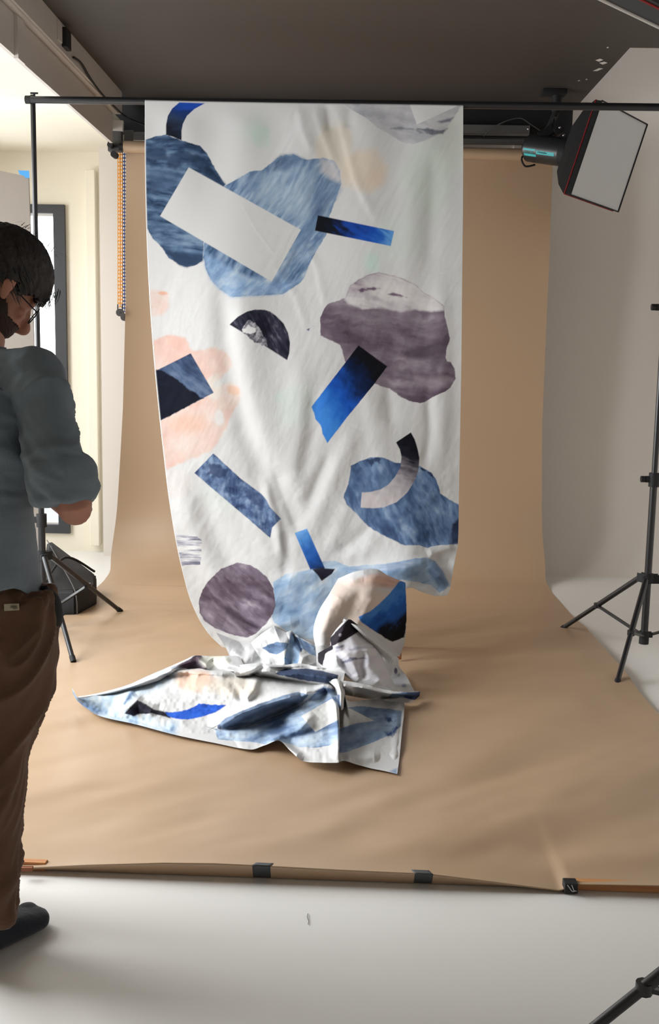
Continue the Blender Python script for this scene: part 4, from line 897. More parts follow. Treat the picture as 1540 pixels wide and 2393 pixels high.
# ---- spread on the floor
LF = [
 ('p', zF([(20, 220), (60, 260), (270, 215), (430, 150), (500, 130), (480, 170), (400, 230), (300, 270), (260, 320), (330, 345), (480, 380), (470, 440), (300, 395), (150, 355), (40, 300)]), {'c': [(120, 146, 178), (164, 186, 208), (196, 210, 222), (226, 230, 232)], 'a': 75, 'L': 40, 'S': 12, 'f': 10, 'k': 2.2}),
 ('p', zF([(30, 225), (45, 275), (120, 300), (180, 330), (140, 350), (60, 310)]), {'c': [(72, 98, 138), (110, 138, 172)], 'a': 30, 'f': 10}),
 ('p', zF([(250, 300), (275, 250), (300, 245), (280, 275), (258, 305)]), {'c': [(70, 92, 128), (110, 130, 160)], 'f': 3}),
 ('w', (437+20, 1590, 60, 32), {'c': [(240, 186, 164)], 'o': .85}), ('w', (545, 1605, 75, 30), {'c': [(244, 208, 192)], 'o': .7}),
 ('p', zF([(255, 340), (275, 318), (310, 283), (345, 300), (380, 322), (420, 330), (452, 342), (450, 360), (410, 348), (370, 338), (320, 342), (290, 350)]), {'c': [(26, 24, 36), (36, 36, 50)], 'f': 1.5}),
 ('p', zF([(425, 332), (460, 334), (520, 325), (550, 312), (570, 297), (620, 302), (685, 304), (640, 335), (590, 352), (520, 367), (470, 360), (440, 352)]), {'c': [(26, 62, 150), (34, 84, 190), (44, 98, 205)], 'a': -10, 'f': 1.2}),
 ('p', zF([(600, 395), (650, 412), (648, 392), (680, 360), (760, 325), (850, 290), (930, 262), (990, 247), (1034, 262), (1000, 300), (930, 340), (860, 370), (780, 395), (700, 415)]), {'c': [(84, 98, 122), (116, 134, 160), (146, 164, 186)], 'a': -22, 'L': 70, 'S': 9, 'f': 1}),
 ('p', zF([(640, 408), (700, 412), (800, 395), (900, 355), (980, 310), (1040, 275), (1075, 240), (1100, 225), (1145, 240), (1165, 300), (1165, 360), (1165, 452), (1120, 475), (1060, 485), (1000, 482), (900, 452), (850, 470), (800, 462), (720, 455), (650, 450)]), {'c': [(92, 114, 150), (132, 154, 184), (170, 188, 208), (196, 208, 220)], 'a': -14, 'L': 90, 'S': 10, 'k': 2.6}),
 ('p', zF([(1064, 245), (1100, 226), (1143, 240), (1100, 262)]), {'c': [(66, 82, 114), (96, 114, 146)], 'f': 4}),
 ('p', zF([(880, 455), (930, 420), (1060, 400), (1165, 370), (1165, 395), (1050, 425), (960, 440)]), {'c': [(84, 104, 138), (110, 132, 164)], 'a': -12, 'f': 4, 'S': 5}),
 ('p', zF([(1003, 350), (1133, 277), (1166, 300), (1166, 362), (1063, 418)]), {'c': [(214, 214, 212), (216, 216, 214)], 'w': 0}),
 ('p', zF([(1164, 325), (1240, 308), (1330, 315), (1432, 328), (1424, 395), (1380, 430), (1300, 465), (1200, 502), (1164, 506)]), {'c': [(96, 118, 152), (132, 154, 182), (166, 182, 202)], 'a': -8, 'L': 60, 'S': 10, 'k': 2.4}),
 ('p', zF([(1362, 345), (1390, 350), (1400, 385), (1370, 375)]), {'c': [(46, 62, 100), (90, 110, 145)], 'f': 4, 'w': 6}), ('p', zF([(1362, 425), (1410, 400), (1395, 428), (1370, 440)]), {'c': [(40, 58, 100), (80, 100, 140)], 'f': 4, 'w': 6}),
 ('p', zF([(1164, 318), (1210, 318), (1312, 370), (1230, 382), (1164, 405)]), {'c': [(214, 214, 212), (216, 216, 214)], 'w': 0}),
 ('p', zF([(1380, 585), (1412, 570), (1408, 598)]), {'c': [(130, 150, 182), (160, 176, 200)], 'f': 3}),
]
# left and middle
sheet_f(zF([(34, 232), (60, 272), (150, 258), (270, 222), (430, 152), (600, 138), (760, 158), (900, 172), (970, 190), (1060, 212), (1150, 218)]),
        zF([(36, 252), (55, 285), (95, 318), (150, 350), (300, 385), (470, 430), (640, 465), (790, 492), (850, 474), (910, 455), (960, 500), (1010, 540), (1100, 548), (1163, 548)]),
        zF([(34, 232), (35, 242), (36, 252)]), zF([(1150, 215), (1163, 300), (1166, 400), (1165, 480), (1163, 548)]), (230, 620),
        [[.085, .03, .045, .06, .06, .06, .065, .09], [.08, .035, .055, .07, .085, .09, .10, .11], [.07, .03, .05, .055, .06, .065, .08, .09], [.055, .025, .035, .03, .035, .04, .05, .07], [.045, .018, .018, .018, .018, .03, .03, .05]],
        [(zF([(255, 330), (275, 265), (300, 248)]), 14, 18, .016), (zF([(255, 338), (310, 283), (345, 305), (400, 330)]), 16, 10, .018), (zF([(320, 270), (350, 300), (420, 322)]), 10, 10, -.012),
         (zF([(430, 165), (490, 160), (600, 165), (720, 172)]), 8, 9, .028), (zF([(520, 190), (620, 215), (760, 240)]), 30, 30, .012), (zF([(820, 180), (800, 240), (760, 290)]), 14, 10, .022), (zF([(700, 205), (740, 250), (755, 300)]), 8, 10, -.008),
         (zF([(660, 385), (760, 335), (900, 285), (1020, 252)]), 12, 16, .050), (zF([(670, 408), (800, 390), (930, 335), (1030, 285)]), 6, 8, -.022), (zF([(860, 480), (900, 440), (1000, 400), (1060, 340)]), 12, 14, .018),
         (zF([(1000, 250), (1060, 245), (1100, 225), (1145, 228)]), 12, 8, .045), (zF([(1110, 235), (1150, 300), (1160, 400), (1160, 540)]), 12, 5, .022), (zF([(860, 468), (910, 450), (960, 495), (1010, 535)]), 10, 8, .022), (zF([(60, 285), (200, 290), (400, 350), (600, 420)]), 20, 20, .008)],
        LF, noise=.005, seed=3)
# right hand part beyond the sharp fold
sheet_f(zF([(1157, 200), (1180, 225), (1200, 285), (1300, 280), (1441, 292)]), zF([(1160, 548), (1184, 540), (1240, 556), (1300, 572), (1360, 584), (1410, 596)]),
        zF([(1157, 200), (1164, 300), (1166, 400), (1163, 480), (1160, 548)]), zF([(1441, 292), (1438, 350), (1432, 400), (1424, 480), (1418, 540), (1410, 596)]), (170, 200),
        [[.06, .09, .05, .03, .02], [.03, .035, .03, .022, .016], [.03, .03, .026, .02, .014], [.045, .03, .02, .016, .012]],
        [(zF([(1175, 250), (1185, 330), (1180, 400)]), 8, 10, .03), (zF([(1180, 535), (1230, 520), (1340, 520)]), 14, 14, .012), (zF([(1200, 420), (1300, 400), (1420, 380)]), 10, 10, .006), (zF([(1400, 300), (1410, 420), (1395, 560)]), 12, 10, .010)],
        LF, noise=.004, seed=8)
# turned edge at the back left, with the plum spot
LB = [('p', zF([(440, 150), (510, 122), (555, 93), (580, 93), (600, 118), (606, 158), (540, 152), (510, 150)]), {'c': [(52, 40, 52), (78, 62, 76)], 'f': 1.2}), ('w', (500, 1545, 46, 22), {'c': [(246, 220, 206)], 'o': .8}), ('w', (395, 1570, 50, 22), {'c': [(190, 202, 214)], 'o': .6}), ('p', zF([(60, 268), (270, 215), (430, 148), (430, 165), (270, 232)]), {'c': [(150, 172, 198), (190, 204, 218)], 'f': 4, 'o': .8})]
sheet_f(zF([(60, 268), (150, 252), (270, 218), (350, 182), (430, 148), (520, 108), (552, 94), (620, 97), (730, 95), (745, 100)]), zF([(62, 276), (160, 262), (280, 235), (400, 200), (440, 178), (540, 160), (620, 165), (700, 160), (740, 165), (800, 160)]),
        zF([(60, 268), (62, 276)]), zF([(745, 100), (760, 130), (800, 160)]), (70, 420),
        [[.03, .04, .055, .06, .06, .06], [.035, .055, .085, .085, .08, .09], [.03, .045, .065, .07, .07, .09]],
        [(zF([(430, 160), (500, 128), (560, 112)]), 7, 9, .035), (zF([(560, 100), (600, 130), (606, 158)]), 8, 6, .028), (zF([(620, 110), (640, 140), (620, 160)]), 8, 8, -.02), (zF([(670, 100), (700, 130), (760, 150)]), 9, 8, .02)], LB, noise=.004, seed=12)
# ---- heap at the foot of the hanging length
LH = [('p', zF([(840, 62), (870, 45), (900, 36), (950, 42), (960, 52), (900, 92), (870, 84)]), {'c': [(60, 80, 112), (100, 122, 152), (130, 150, 178)], 'a': 10, 'f': 1, 'S': 6}),
      ('p', zF([(962, -4), (950, 40), (930, 110), (935, 132), (975, 145), (992, 120), (1000, 75), (1010, 60)]), {'c': [(110, 142, 182), (160, 184, 208), (206, 216, 224)], 'a': 75, 'S': 9, 'f': 1}),
      ('p', zF([(966, 0), (975, 30), (1003, 80), (1012, 60), (990, 20)]), {'c': [(20, 24, 38), (50, 66, 98)], 'f': 1.5}),
      ('p', zF([(985, 12), (1060, 55), (1072, 100), (1040, 88), (1005, 60)]), {'c': [(90, 116, 156), (140, 164, 194), (176, 192, 210)], 'a': 50, 'S': 8, 'f': 1}),
      ('p', zF([(740, 160), (820, 148), (900, 148), (820, 170), (750, 172)]), {'c': [(214, 226, 216), (224, 230, 224)], 'f': 4})]
sheet_d([(505, 1478), (560, 1500), (586, 1502), (612, 1480), (640, 1462), (668, 1478), (679.5, 1473), (700, 1490), (740, 1508), (775, 1520)],
        [(548, 1562), (600, 1572), (680, 1574), (760, 1582), (800, 1590)],
        [(505, 1478), (530, 1518), (548, 1562)], [(775, 1520), (790, 1550), (800, 1585)], (140, 330),
        [[5.02, 5.00, 4.98, 4.96, 4.92, 4.88], [4.88, 4.84, 4.80, 4.76, 4.74, 4.72], [4.76, 4.68, 4.64, 4.60, 4.58, 4.56], [4.60, 4.54, 4.50, 4.46, 4.44, 4.42]],
        [([(586, 1504), (582, 1540), (560, 1574)], 9, 16, .055), ([(598, 1580), (612, 1555), (640, 1542)], 8, 9, .035), ([(645, 1578), (660, 1560), (668, 1540)], 8, 8, .04), ([(690, 1575), (702, 1550), (712, 1530)], 8, 10, .04), ([(640, 1465), (605, 1500), (592, 1530)], 8, 14, .04), ([(610, 1500), (650, 1500), (700, 1512)], 10, 10, -.04), ([(679, 1474), (668, 1510), (662, 1550)], 12, 9, .06), ([(682, 1476), (690, 1505), (704, 1522)], 4, 6, -.05),
         ([(690, 1478), (720, 1500), (745, 1520)], 8, 10, .04), ([(712, 1528), (725, 1560)], 14, 16, .03), ([(590, 1545), (640, 1536), (700, 1565)], 8, 8, -.03), ([(540, 1520), (570, 1540), (560, 1570)], 8, 8, .03), ([(615, 1512), (640, 1500), (668, 1506)], 7, 9, .03)],
        LH, noise=.010, nsc=26, seed=15, smooth=False)
# low swags in front of the heap, with the navy lens on a fold
LS = [('p', zE([(562, 845), (580, 826), (640, 818), (720, 818), (800, 830), (878, 850), (872, 884), (840, 893), (760, 885), (680, 872), (610, 855)]), {'c': [(46, 58, 84), (66, 80, 108)], 'a': 4, 'f': 1.0}), ('p', zE([(380, 835), (420, 815), (600, 812), (560, 840), (440, 842)]), {'c': [(214, 228, 218), (226, 232, 226)], 'f': 4})]
sheet_f([(540, 1556), (600, 1550), (660, 1554), (700, 1550), (740, 1558), (780, 1564), (806, 1572)], [(556, 1590), (640, 1592), (720, 1606), (770, 1612), (798, 1612)], [(540, 1556), (556, 1590)], [(806, 1572), (798, 1612)], (120, 340),
        [[.10, .12, .11, .12, .12], [.11, .125, .115, .13, .13], [.09, .09, .10, .115, .12], [.04, .035, .035, .05, .06]],
        [([(560, 1572), (600, 1566), (645, 1572)], 6, 7, .02), ([(640, 1580), (700, 1572), (790, 1584)], 10, 9, .018), ([(585, 1582), (605, 1568), (620, 1552)], 6, 7, -.02), ([(640, 1566), (700, 1562), (780, 1568)], 4, 5, -.018), ([(560, 1560), (620, 1556), (680, 1560)], 4, 5, .012)], LS, noise=.006, seed=18)
# ---- cloth over the stool: pink fold, blue and black print
L2 = [('w', (905, 1355, 70, 22), {'c': [(238, 170, 150)], 'o': .75}), ('w', (840, 1410, 100, 80), {'c': [(238, 200, 188)], 'o': .9}), ('w', (870, 1362, 60, 16), {'c': [(238, 190, 172)], 'o': .5}), ('w', (790, 1470, 60, 60), {'c': [(238, 202, 190)], 'o': .8}),
      ('p', zE([(1212, 380), (1222, 560), (1208, 660), (1150, 684), (1110, 665), (1060, 630), (985, 580), (980, 560), (1040, 530), (1100, 480), (1150, 425), (1180, 385)]), {'c': [(70, 130, 205), (36, 94, 180), (34, 80, 150), (12, 16, 28), (8, 9, 14)], 'a': -40, 'g': (890, 1420, 930, 1478), 'gw': .35, 'f': 1, 'L': 40})]
sheet_d([(790, 1352), (830, 1336), (880, 1330), (905, 1344), (948, 1362)], [(740, 1570), (800, 1575), (870, 1545), (920, 1530), (935, 1532)],
        [(790, 1352), (768, 1390), (744, 1430), (732, 1475), (738, 1520), (740, 1570)], [(948, 1362), (950, 1420), (949, 1470), (944, 1505), (935, 1532)], (230, 220),
        [[4.84, 4.78, 4.78, 4.80, 4.84], [4.66, 4.58, 4.60, 4.68, 4.78], [4.58, 4.50, 4.54, 4.62, 4.74], [4.56, 4.48, 4.50, 4.60, 4.72], [4.54, 4.48, 4.50, 4.58, 4.70]],
        [([(800, 1360), (850, 1345), (905, 1352), (945, 1366)], 12, 8, .030), ([(880, 1362), (905, 1360), (940, 1372)], 8, 8, -.020), ([(800, 1365), (768, 1420), (750, 1480), (752, 1540)], 16, 18, .050), ([(850, 1370), (820, 1420), (790, 1480), (775, 1530)], 16, 16, -.022), ([(880, 1390), (850, 1440), (830, 1470)], 12, 14, .014), ([(900, 1400), (880, 1440), (870, 1470)], 12, 14, -.014)],
        L2, noise=.005, seed=22)
# black band and grey marble drape in front
L3 = [('p', zE([(775, 742), (842, 702), (836, 665), (870, 630), (925, 575), (960, 570), (994, 626), (940, 660), (905, 680), (852, 705), (850, 722), (812, 745), (800, 805), (778, 788)]), {'c': [(30, 26, 34), (46, 40, 48)], 'f': 1.0, 'a': -30}), ('w', (795, 1484, 5, 5), {'c': [(150, 140, 150)], 'o': .8}),
      ('p', zE([(850, 705), (905, 680), (990, 628), (1040, 650), (1090, 740), (1140, 850), (1160, 925), (1100, 905), (960, 890), (900, 820)]), {'c': [(206, 204, 214), (216, 214, 222), (226, 225, 230)], 'a': -18, 'L': 90, 'S': 12, 'f': 1.5}),
      ('p', zE([(890, 785), (940, 766), (1000, 762), (1020, 768), (950, 776), (900, 796)]), {'c': [(110, 110, 134), (150, 150, 168)], 'f': 1.6, 'w': 2}), ('p', zE([(860, 712), (910, 698), (900, 712), (870, 718)]), {'c': [(130, 126, 150), (170, 168, 186)], 'f': 2, 'w': 2}), ('p', zE([(930, 720), (1000, 706), (1060, 712), (1000, 716), (940, 728)]), {'c': [(150, 148, 168), (190, 188, 200)], 'f': 2, 'w': 2})]
sheet_d([(743, 1526), (772, 1508), (772, 1490), (812, 1447), (838, 1462), (868, 1484), (885, 1510)], [(770, 1578), (786, 1568), (830, 1594), (870, 1602), (900, 1604), (935, 1624)],
        [(743, 1526), (744, 1548), (770, 1578)], [(885, 1510), (895, 1540), (912, 1580), (935, 1624)], (190, 230),
        [[4.44, 4.42, 4.38, 4.40, 4.46, 4.52], [4.40, 4.36, 4.32, 4.32, 4.38, 4.46], [4.36, 4.32, 4.28, 4.28, 4.34, 4.40], [4.34, 4.30, 4.27, 4.26, 4.28, 4.30]],
        [([(812, 1450), (784, 1500), (790, 1560)], 9, 12, .035), ([(778, 1510), (800, 1550), (835, 1590)], 7, 9, -.030), ([(860, 1500), (870, 1550), (905, 1600)], 22, 16, .040), ([(800, 1520), (830, 1560), (842, 1592)], 14, 12, .020), ([(850, 1520), (845, 1560), (850, 1590)], 10, 10, -.020), ([(900, 1560), (915, 1590), (930, 1616)], 6, 6, -.02)],
        L3, noise=.004, seed=26)
# narrow white fold running down to the right
sheet_d([(806, 1440), (820, 1452), (848, 1466), (890, 1500), (920, 1522), (936, 1534)], [(800, 1452), (830, 1468), (860, 1500), (880, 1520), (905, 1545), (911, 1554)],
        [(806, 1440), (800, 1452)], [(936, 1534), (918, 1536), (911, 1554)], (50, 230),
        [[4.52, 4.46, 4.48, 4.54, 4.58], [4.46, 4.36, 4.38, 4.44, 4.50], [4.48, 4.38, 4.42, 4.48, 4.52]], [([(806, 1445), (850, 1482), (905, 1532)], 9, 8, .022)], [], noise=.003, seed=30)
# right side, marbled reverse reaching the floor
L6 = [('w', (925, 1568, 5, 10), {'c': [(70, 64, 100)], 'o': .9}), ('w', (932, 1578, 4, 5), {'c': [(90, 90, 130)], 'o': .6}), ('w', (944, 1602, 8, 6), {'c': [(110, 112, 150)], 'o': .7}), ('w', (930, 1590, 22, 20), {'c': [(180, 180, 190)], 'o': .5})]
sheet_d([(856, 1500), (900, 1518), (932, 1538)], [(880, 1626), (930, 1628), (974, 1624)], [(856, 1500), (866, 1560), (880, 1626)], [(932, 1538), (932, 1556), (950, 1580), (963, 1605), (974, 1624)], (110, 80),
        [[4.66, 4.68, 4.72], [4.54, 4.56, 4.60], [4.34, 4.36, 4.38]], [([(905, 1560), (920, 1600), (930, 1622)], 7, 7, -.012), ([(915, 1545), (925, 1548)], 6, 6, .012)], L6, noise=.004, seed=33)
# long narrow roll ending in a navy tip
L7 = [('p', zE([(1150, 942), (1200, 936), (1290, 932), (1290, 975), (1240, 975), (1200, 960), (1120, 962)]), {'c': [(30, 40, 70), (64, 84, 118), (108, 130, 160)], 'a': 0, 'g': (985, 1625, 925, 1620), 'f': 1.5}), ('p', zE([(915, 968), (960, 974), (1010, 978), (960, 992), (912, 990)]), {'c': [(36, 36, 60), (60, 64, 92)], 'f': 2})]
sheet_f([(800, 1590), (850, 1598), (900, 1612), (960, 1618), (975, 1615), (981.5, 1617)], [(806, 1624), (850, 1632), (900, 1638), (930, 1641), (958, 1642), (972, 1634)], [(800, 1590), (806, 1624)], [(981.5, 1617), (980, 1626), (972, 1634)], (60, 260),
        [[.13, .11, .07, .055, .04], [.14, .12, .085, .07, .045], [.10, .08, .05, .04, .03], [.05, .04, .03, .022, .02]],
        [([(820, 1600), (880, 1612), (940, 1620), (978, 1620)], 6, 7, .018), ([(880, 1630), (930, 1628), (975, 1630)], 3, 4, -.016), ([(860, 1600), (900, 1608), (925, 1614)], 4, 5, .015), ([(800, 1600), (830, 1622)], 8, 8, .02)], L7, noise=.003, seed=36)
# the short vertical fold where the swag drops to the front
L8 = [('p', zE([(868, 940), (886, 950), (890, 1020), (868, 1000)]), {'c': [(70, 88, 122), (110, 130, 160)], 'f': 2})]
sheet_f([(768, 1592), (785, 1586), (800, 1594), (806, 1612)], [(786, 1660), (794, 1662), (802, 1656), (808, 1640)], [(768, 1592), (784, 1610), (786, 1660)], [(806, 1612), (808, 1640)], (90, 60),
        [[.13, .15, .14, .10], [.10, .14, .11, .07], [.05, .09, .06, .03]], [([(788, 1592), (797, 1620), (796, 1660)], 7, 6, .03)], L8, noise=.003, seed=40)

Vall = np.concatenate(FV); Qall = np.concatenate(FQ); Call = np.concatenate(FC)
me = np_mesh('printed_fabric', Vall, Qall)
at = me.attributes.new('print', 'FLOAT_COLOR', 'POINT'); at.data.foreach_set('color', Call.astype(np.float32).ravel())
fab = link('printed_fabric', me, M_cloth, None, True)
tag(fab, 'long white fabric printed with blue, plum and peach shapes, hung over the crossbar', 'fabric')
# ------------------------------------------------------------------ the man at the left
def loft(bm, secs, n=28, sub=6, cap=True, e=2.0):
    """secs: (centre, rx, ry, xdir) -> closed tube through the sections"""
    S = [(Vector(c), a, b, Vector(x).normalized()) for c, a, b, x in secs]
    R_ = []
    for i in range(len(S)-1):
        p = [S[max(i-1, 0)], S[i], S[i+1], S[min(i+2, len(S)-1)]]
        for k in range(sub):
            t = k/sub
            w = [0.5*(-t+2*t*t-t**3), 0.5*(2-5*t*t+3*t**3), 0.5*(t+4*t*t-3*t**3), 0.5*(-t*t+t**3)]
            R_.append((sum((p[q][0]*w[q] for q in range(4)), Vector()), sum(p[q][1]*w[q] for q in range(4)), sum(p[q][2]*w[q] for q in range(4)), sum((p[q][3]*w[q] for q in range(4)), Vector()).normalized()))
    R_.append(S[-1]); rings = []
    for i, (c, a, b, x) in enumerate(R_):
        d = (R_[min(i+1, len(R_)-1)][0]-R_[max(i-1, 0)][0]).normalized()
        x = (x-d*x.dot(d)).normalized(); y = d.cross(x)
        ring = []
        for k in range(n):
            t = 2*math.pi*k/n; cc, ss = math.cos(t), math.sin(t)
            cc = math.copysign(abs(cc)**(2/e), cc); ss = math.copysign(abs(ss)**(2/e), ss)
            ring.append(bm.verts.new(c+x*a*cc+y*b*ss))
        rings.append(ring)
    for i in range(len(rings)-1):
        for k in range(n): bm.faces.new((rings[i][k], rings[i][(k+1) % n], rings[i+1][(k+1) % n], rings[i+1][k]))
    if cap:
        bm.faces.new(rings[0][::-1]); bm.faces.new(rings[-1])
    return rings
def ball(bm, c, r, rot=None, n=24):
    m = Matrix.Translation(Vector(c)) @ (rot or Matrix.Identity(3)).to_4x4() @ Matrix.Diagonal((*r, 1)); bmesh.ops.create_uvsphere(bm, u_segments=n, v_segments=n*2//3, radius=1, matrix=m)
def fuse(name, bm, vox, mt, smooth_it=2, cut=None):
    """one continuous skin over overlapping shapes"""
    me = bpy.data.meshes.new(name); bmesh.ops.recalc_face_normals(bm, faces=bm.faces[:]); bm.to_mesh(me); bm.free()
    o = bpy.data.objects.new('tmp', me); C.objects.link(o)
    r = o.modifiers.new('r', 'REMESH'); r.mode = 'VOXEL'; r.voxel_size = vox
    s = o.modifiers.new('s', 'SMOOTH'); s.iterations = smooth_it; s.factor = 0.5
    bpy.context.view_layer.update(); dg = bpy.context.evaluated_depsgraph_get(); out = bpy.data.meshes.new_from_object(o.evaluated_get(dg)); bpy.data.objects.remove(o)
    out.name = name; out.materials.clear()
    return link(name, out, mt, None, True)
def wrinkle(o, fn):
    me = o.data; n = len(me.vertices); co = np.empty(n*3, np.float32); no = np.empty(n*3, np.float32)
    me.vertices.foreach_get('co', co); me.vertices.foreach_get('normal', no); co = co.reshape(-1, 3).astype(float); no = no.reshape(-1, 3)
    co += no*fn(co[:, 0], co[:, 1], co[:, 2])[:, None]; me.vertices.foreach_set('co', co.astype(np.float32).ravel()); me.update()
FW = Vector((0.67, 0.742, 0)).normalized(); RT = Vector((FW.y, -FW.x, 0)); UP = Vector((0, 0, 1))
BC = Vector((-0.893, 2.49, 0))                       # where the body stands
def bp(r, f, z): return BC+RT*r+FW*f+UP*z            # body frame: right, forward, up
man = thing('person', 'man in rolled-sleeve blue-grey shirt and brown trousers standing in socks, looking down', 'person', (BC.x, BC.y, 0))
HD = Vector((0.80, 0.60, 0)).normalized()           # where the face points, before it bows
tilt = math.radians(38)
hf = (HD*math.cos(tilt)-UP*math.sin(tilt)).normalized(); hu = (UP*math.cos(tilt)+HD*math.sin(tilt)).normalized(); hr = hf.cross(hu).normalized()
HCn = Vector(PT(-9, 674, 2.54))
def hp(r, f, u): return HCn+hr*r+hf*f+hu*u
# --- limbs
sR = Vector(PT(86, 900, 2.42)); eR = Vector(PT(174, 1178, 2.36)); hR_ = bp(-0.17, 0.25, 1.13)
sL = bp(-0.19, 0.02, 1.37); eL = bp(-0.29, 0.02, 1.10); hL_ = bp(-0.31, 0.25, 1.13)
ffR = (G(100, 2160)-G(0, 2218)).normalized(); tR = G(99, 2152); ankR = tR-ffR*.212+UP*.085; print('ffR', ffR, ankR); kneR = Vector(PT(-18, 1740, 2.45)); hipR = Vector(PT(20, 1440, 2.46))
ankL = Vector((-1.12, 2.60, 0.085)); kneL = Vector((-1.05, 2.60, 0.47)); hipL = bp(-0.09, 0.0, 0.86)
bm = bmesh.new()
loft(bm, [(bp(0, 0, .84), .12, .08, RT), (bp(0, 0, .95), .135, .09, RT), (bp(0, .01, 1.08), .14, .10, RT), (bp(0, 0, 1.22), .16, .11, RT), (bp(0, -.005, 1.33), .17, .10, RT), (bp(0, .0, 1.41), .09, .065, RT)])
loft(bm, [(bp(0, .0, 1.36), .065, .06, RT), (bp(0.01, .03, 1.44), .058, .058, RT), (hp(0, -.035, -.06), .058, .062, RT), (hp(0, -.02, -.02), .055, .06, RT)])
# head: skull, face, jaw, nose, brow, lips, ears
rot = Matrix((hr, hf, hu)).transposed()
ball(bm, hp(0, -.012, .03), (.072, .092, .088), rot); ball(bm, hp(0, .035, -.03), (.060, .056, .082), rot); ball(bm, hp(0, .055, -.088), (.034, .030, .024), rot); ball(bm, hp(0, .02, -.062), (.052, .05, .04), rot)
loft(bm, [(hp(0, .088, .010), .008, .008, hr), (hp(0, .098, -.014), .010, .011, hr), (hp(0, .110, -.034), .015, .013, hr), (hp(0, .094, -.044), .013, .010, hr)], n=14)
ball(bm, hp(0, .079, .018), (.045, .014, .012), rot); ball(bm, hp(0, .084, -.064), (.023, .010, .006), rot, 14); ball(bm, hp(0, .082, -.073), (.021, .010, .006), rot, 14)
for s in (-1, 1):
    ball(bm, hp(.042*s, .062, -.022), (.020, .02, .016), rot, 14)
    loft(bm, [(hp(.072*s, .006, .014), .006, .005, hf), (hp(.082*s, -.001, .018), .012, .0055, hf), (hp(.085*s, -.003, .002), .015, .0055, hf), (hp(.080*s, .002, -.016), .010, .0055, hf), (hp(.073*s, .008, -.028), .006, .005, hf)], n=14)
def arm(s, e, h):
    loft(bm, [(s, .052, .052, FW), (s.lerp(e, .45), .045, .045, FW), (e, .038, .040, FW), (e.lerp(h, .06), .041, .041, FW), (e.lerp(h, .35), .043, .041, FW), (e.lerp(h, .85), .027, .024, FW), (h, .027, .018, FW)])
arm(sR, eR, hR_); arm(sL, eL, hL_)
def hand(w, el, side):
    d = (w-el).normalized(); ph = bp(-.24, .31, 1.16)
    d = ((ph-w).normalized()*.6+d*.4).normalized(); up = Vector((0, 0, 1)); y = (up-d*up.dot(d)).normalized(); x = d.cross(y)*side
    loft(bm, [(w, .026, .017, y), (w+d*.04, .036, .016, y), (w+d*.08, .042, .014, y), (w+d*.09, .040, .012, y)], n=18)
    for k, L in enumerate((.070, .078, .072, .056)):
        b = w+d*.078+y*(.030-.020*k); c = b+d*L*.42+x*(-.006); c2 = c+d*L*.28-x*.018; c3 = c2+d*L*.10-x*.018
        loft(bm, [(b, .009, .009, y), (c, .0085, .0085, y), (c2, .0078, .0078, y), (c3, .006, .006, y)], n=10, sub=3)
    b = w+d*.03+y*.028; loft(bm, [(b, .012, .012, x), (b+d*.022+y*.024-x*.006, .0105, .0105, x), (b+d*.046+y*.030-x*.016, .0085, .0085, x)], n=10, sub=3)
hand(hR_, eR, 1); hand(hL_, eL, -1)
def leg(h, k, a):
    loft(bm, [(h, .065, .07, RT), (h.lerp(k, .4), .068, .072, RT), (k, .052, .056, RT), (k.lerp(a, .3), .052, .056, RT), (k.lerp(a, .85), .033, .036, RT), (a, .035, .04, RT), (a-UP*.03, .034, .045, RT)])
leg(hipR, kneR, ankR); leg(hipL, kneL, ankL)
def foot(a, fw, bmx, gr=0.0):
    r = Vector((fw.y, -fw.x, 0)); g = Vector((a.x, a.y, 0))
    loft(bmx, [(g-fw*.055+UP*.035, .024+gr, .026+gr, r), (g-fw*.03+UP*.045, .034+gr, .040+gr, r), (g+fw*.03+UP*.047, .036+gr, .042+gr, r), (g+fw*.09+UP*.037, .042+gr, .032+gr, r), (g+fw*.15+UP*.027, .047+gr, .024+gr, r), (g+fw*.19+UP*.022, .042+gr, .019+gr, r), (g+fw*.212+UP*.019, .020+gr, .012+gr, r)], n=22, e=2.3)
ffL = Vector((0.45, 0.89, 0)).normalized()
foot(ankR, ffR, bm); foot(ankL, ffL, bm)
body = fuse('body', bm, 0.0042, M_skin, 3); body['label'] = 'bare skin of face, ears, neck, forearms and hands'
# --- hair: cap over the skull, swept down at the front, with separate locks
bm = bmesh.new()
bmesh.ops.create_uvsphere(bm, u_segments=260, v_segments=180, radius=1)
for v in bm.verts:
    x, y, z = v.co
    front = max(0, y); k = 1+.06*max(0, z)+.10*front**2*max(0, z+.1)
    v.co = hp(x*.086*k, (y*.112*k-.010)+0.012*front*max(0, -z+.4), z*.112*k+.034)
dele = []
for v in bm.verts:
    l = v.co-HCn; r, f, u = l.dot(hr), l.dot(hf), l.dot(hu)
    lim = float(np.interp(f, [-.2, -.05, -.03, -.015, .012, .03, .06, .12], [-.095, -.090, -.055, .012, .020, .000, .026, .040]))+.004*math.sin(f*900+r*700)
    if u < lim: dele.append(v)
bmesh.ops.delete(bm, geom=dele, context='VERTS')
hair = obj('hair', bm, M_hair, None, True)
def hw(x, y, z):
    return 0.004*(fbm(x*60+z*25, y*60-z*25, 3, 4)-.5)*2+0.003*(fbm(x*180, z*40+y*150, 5, 2)-.5)
wrinkle(hair, hw)
sm = hair.modifiers.new('s', 'SOLIDIFY'); sm.thickness = 0.014; sm.offset = -0.6
rnd = random.Random(4); V = []; Fc = []
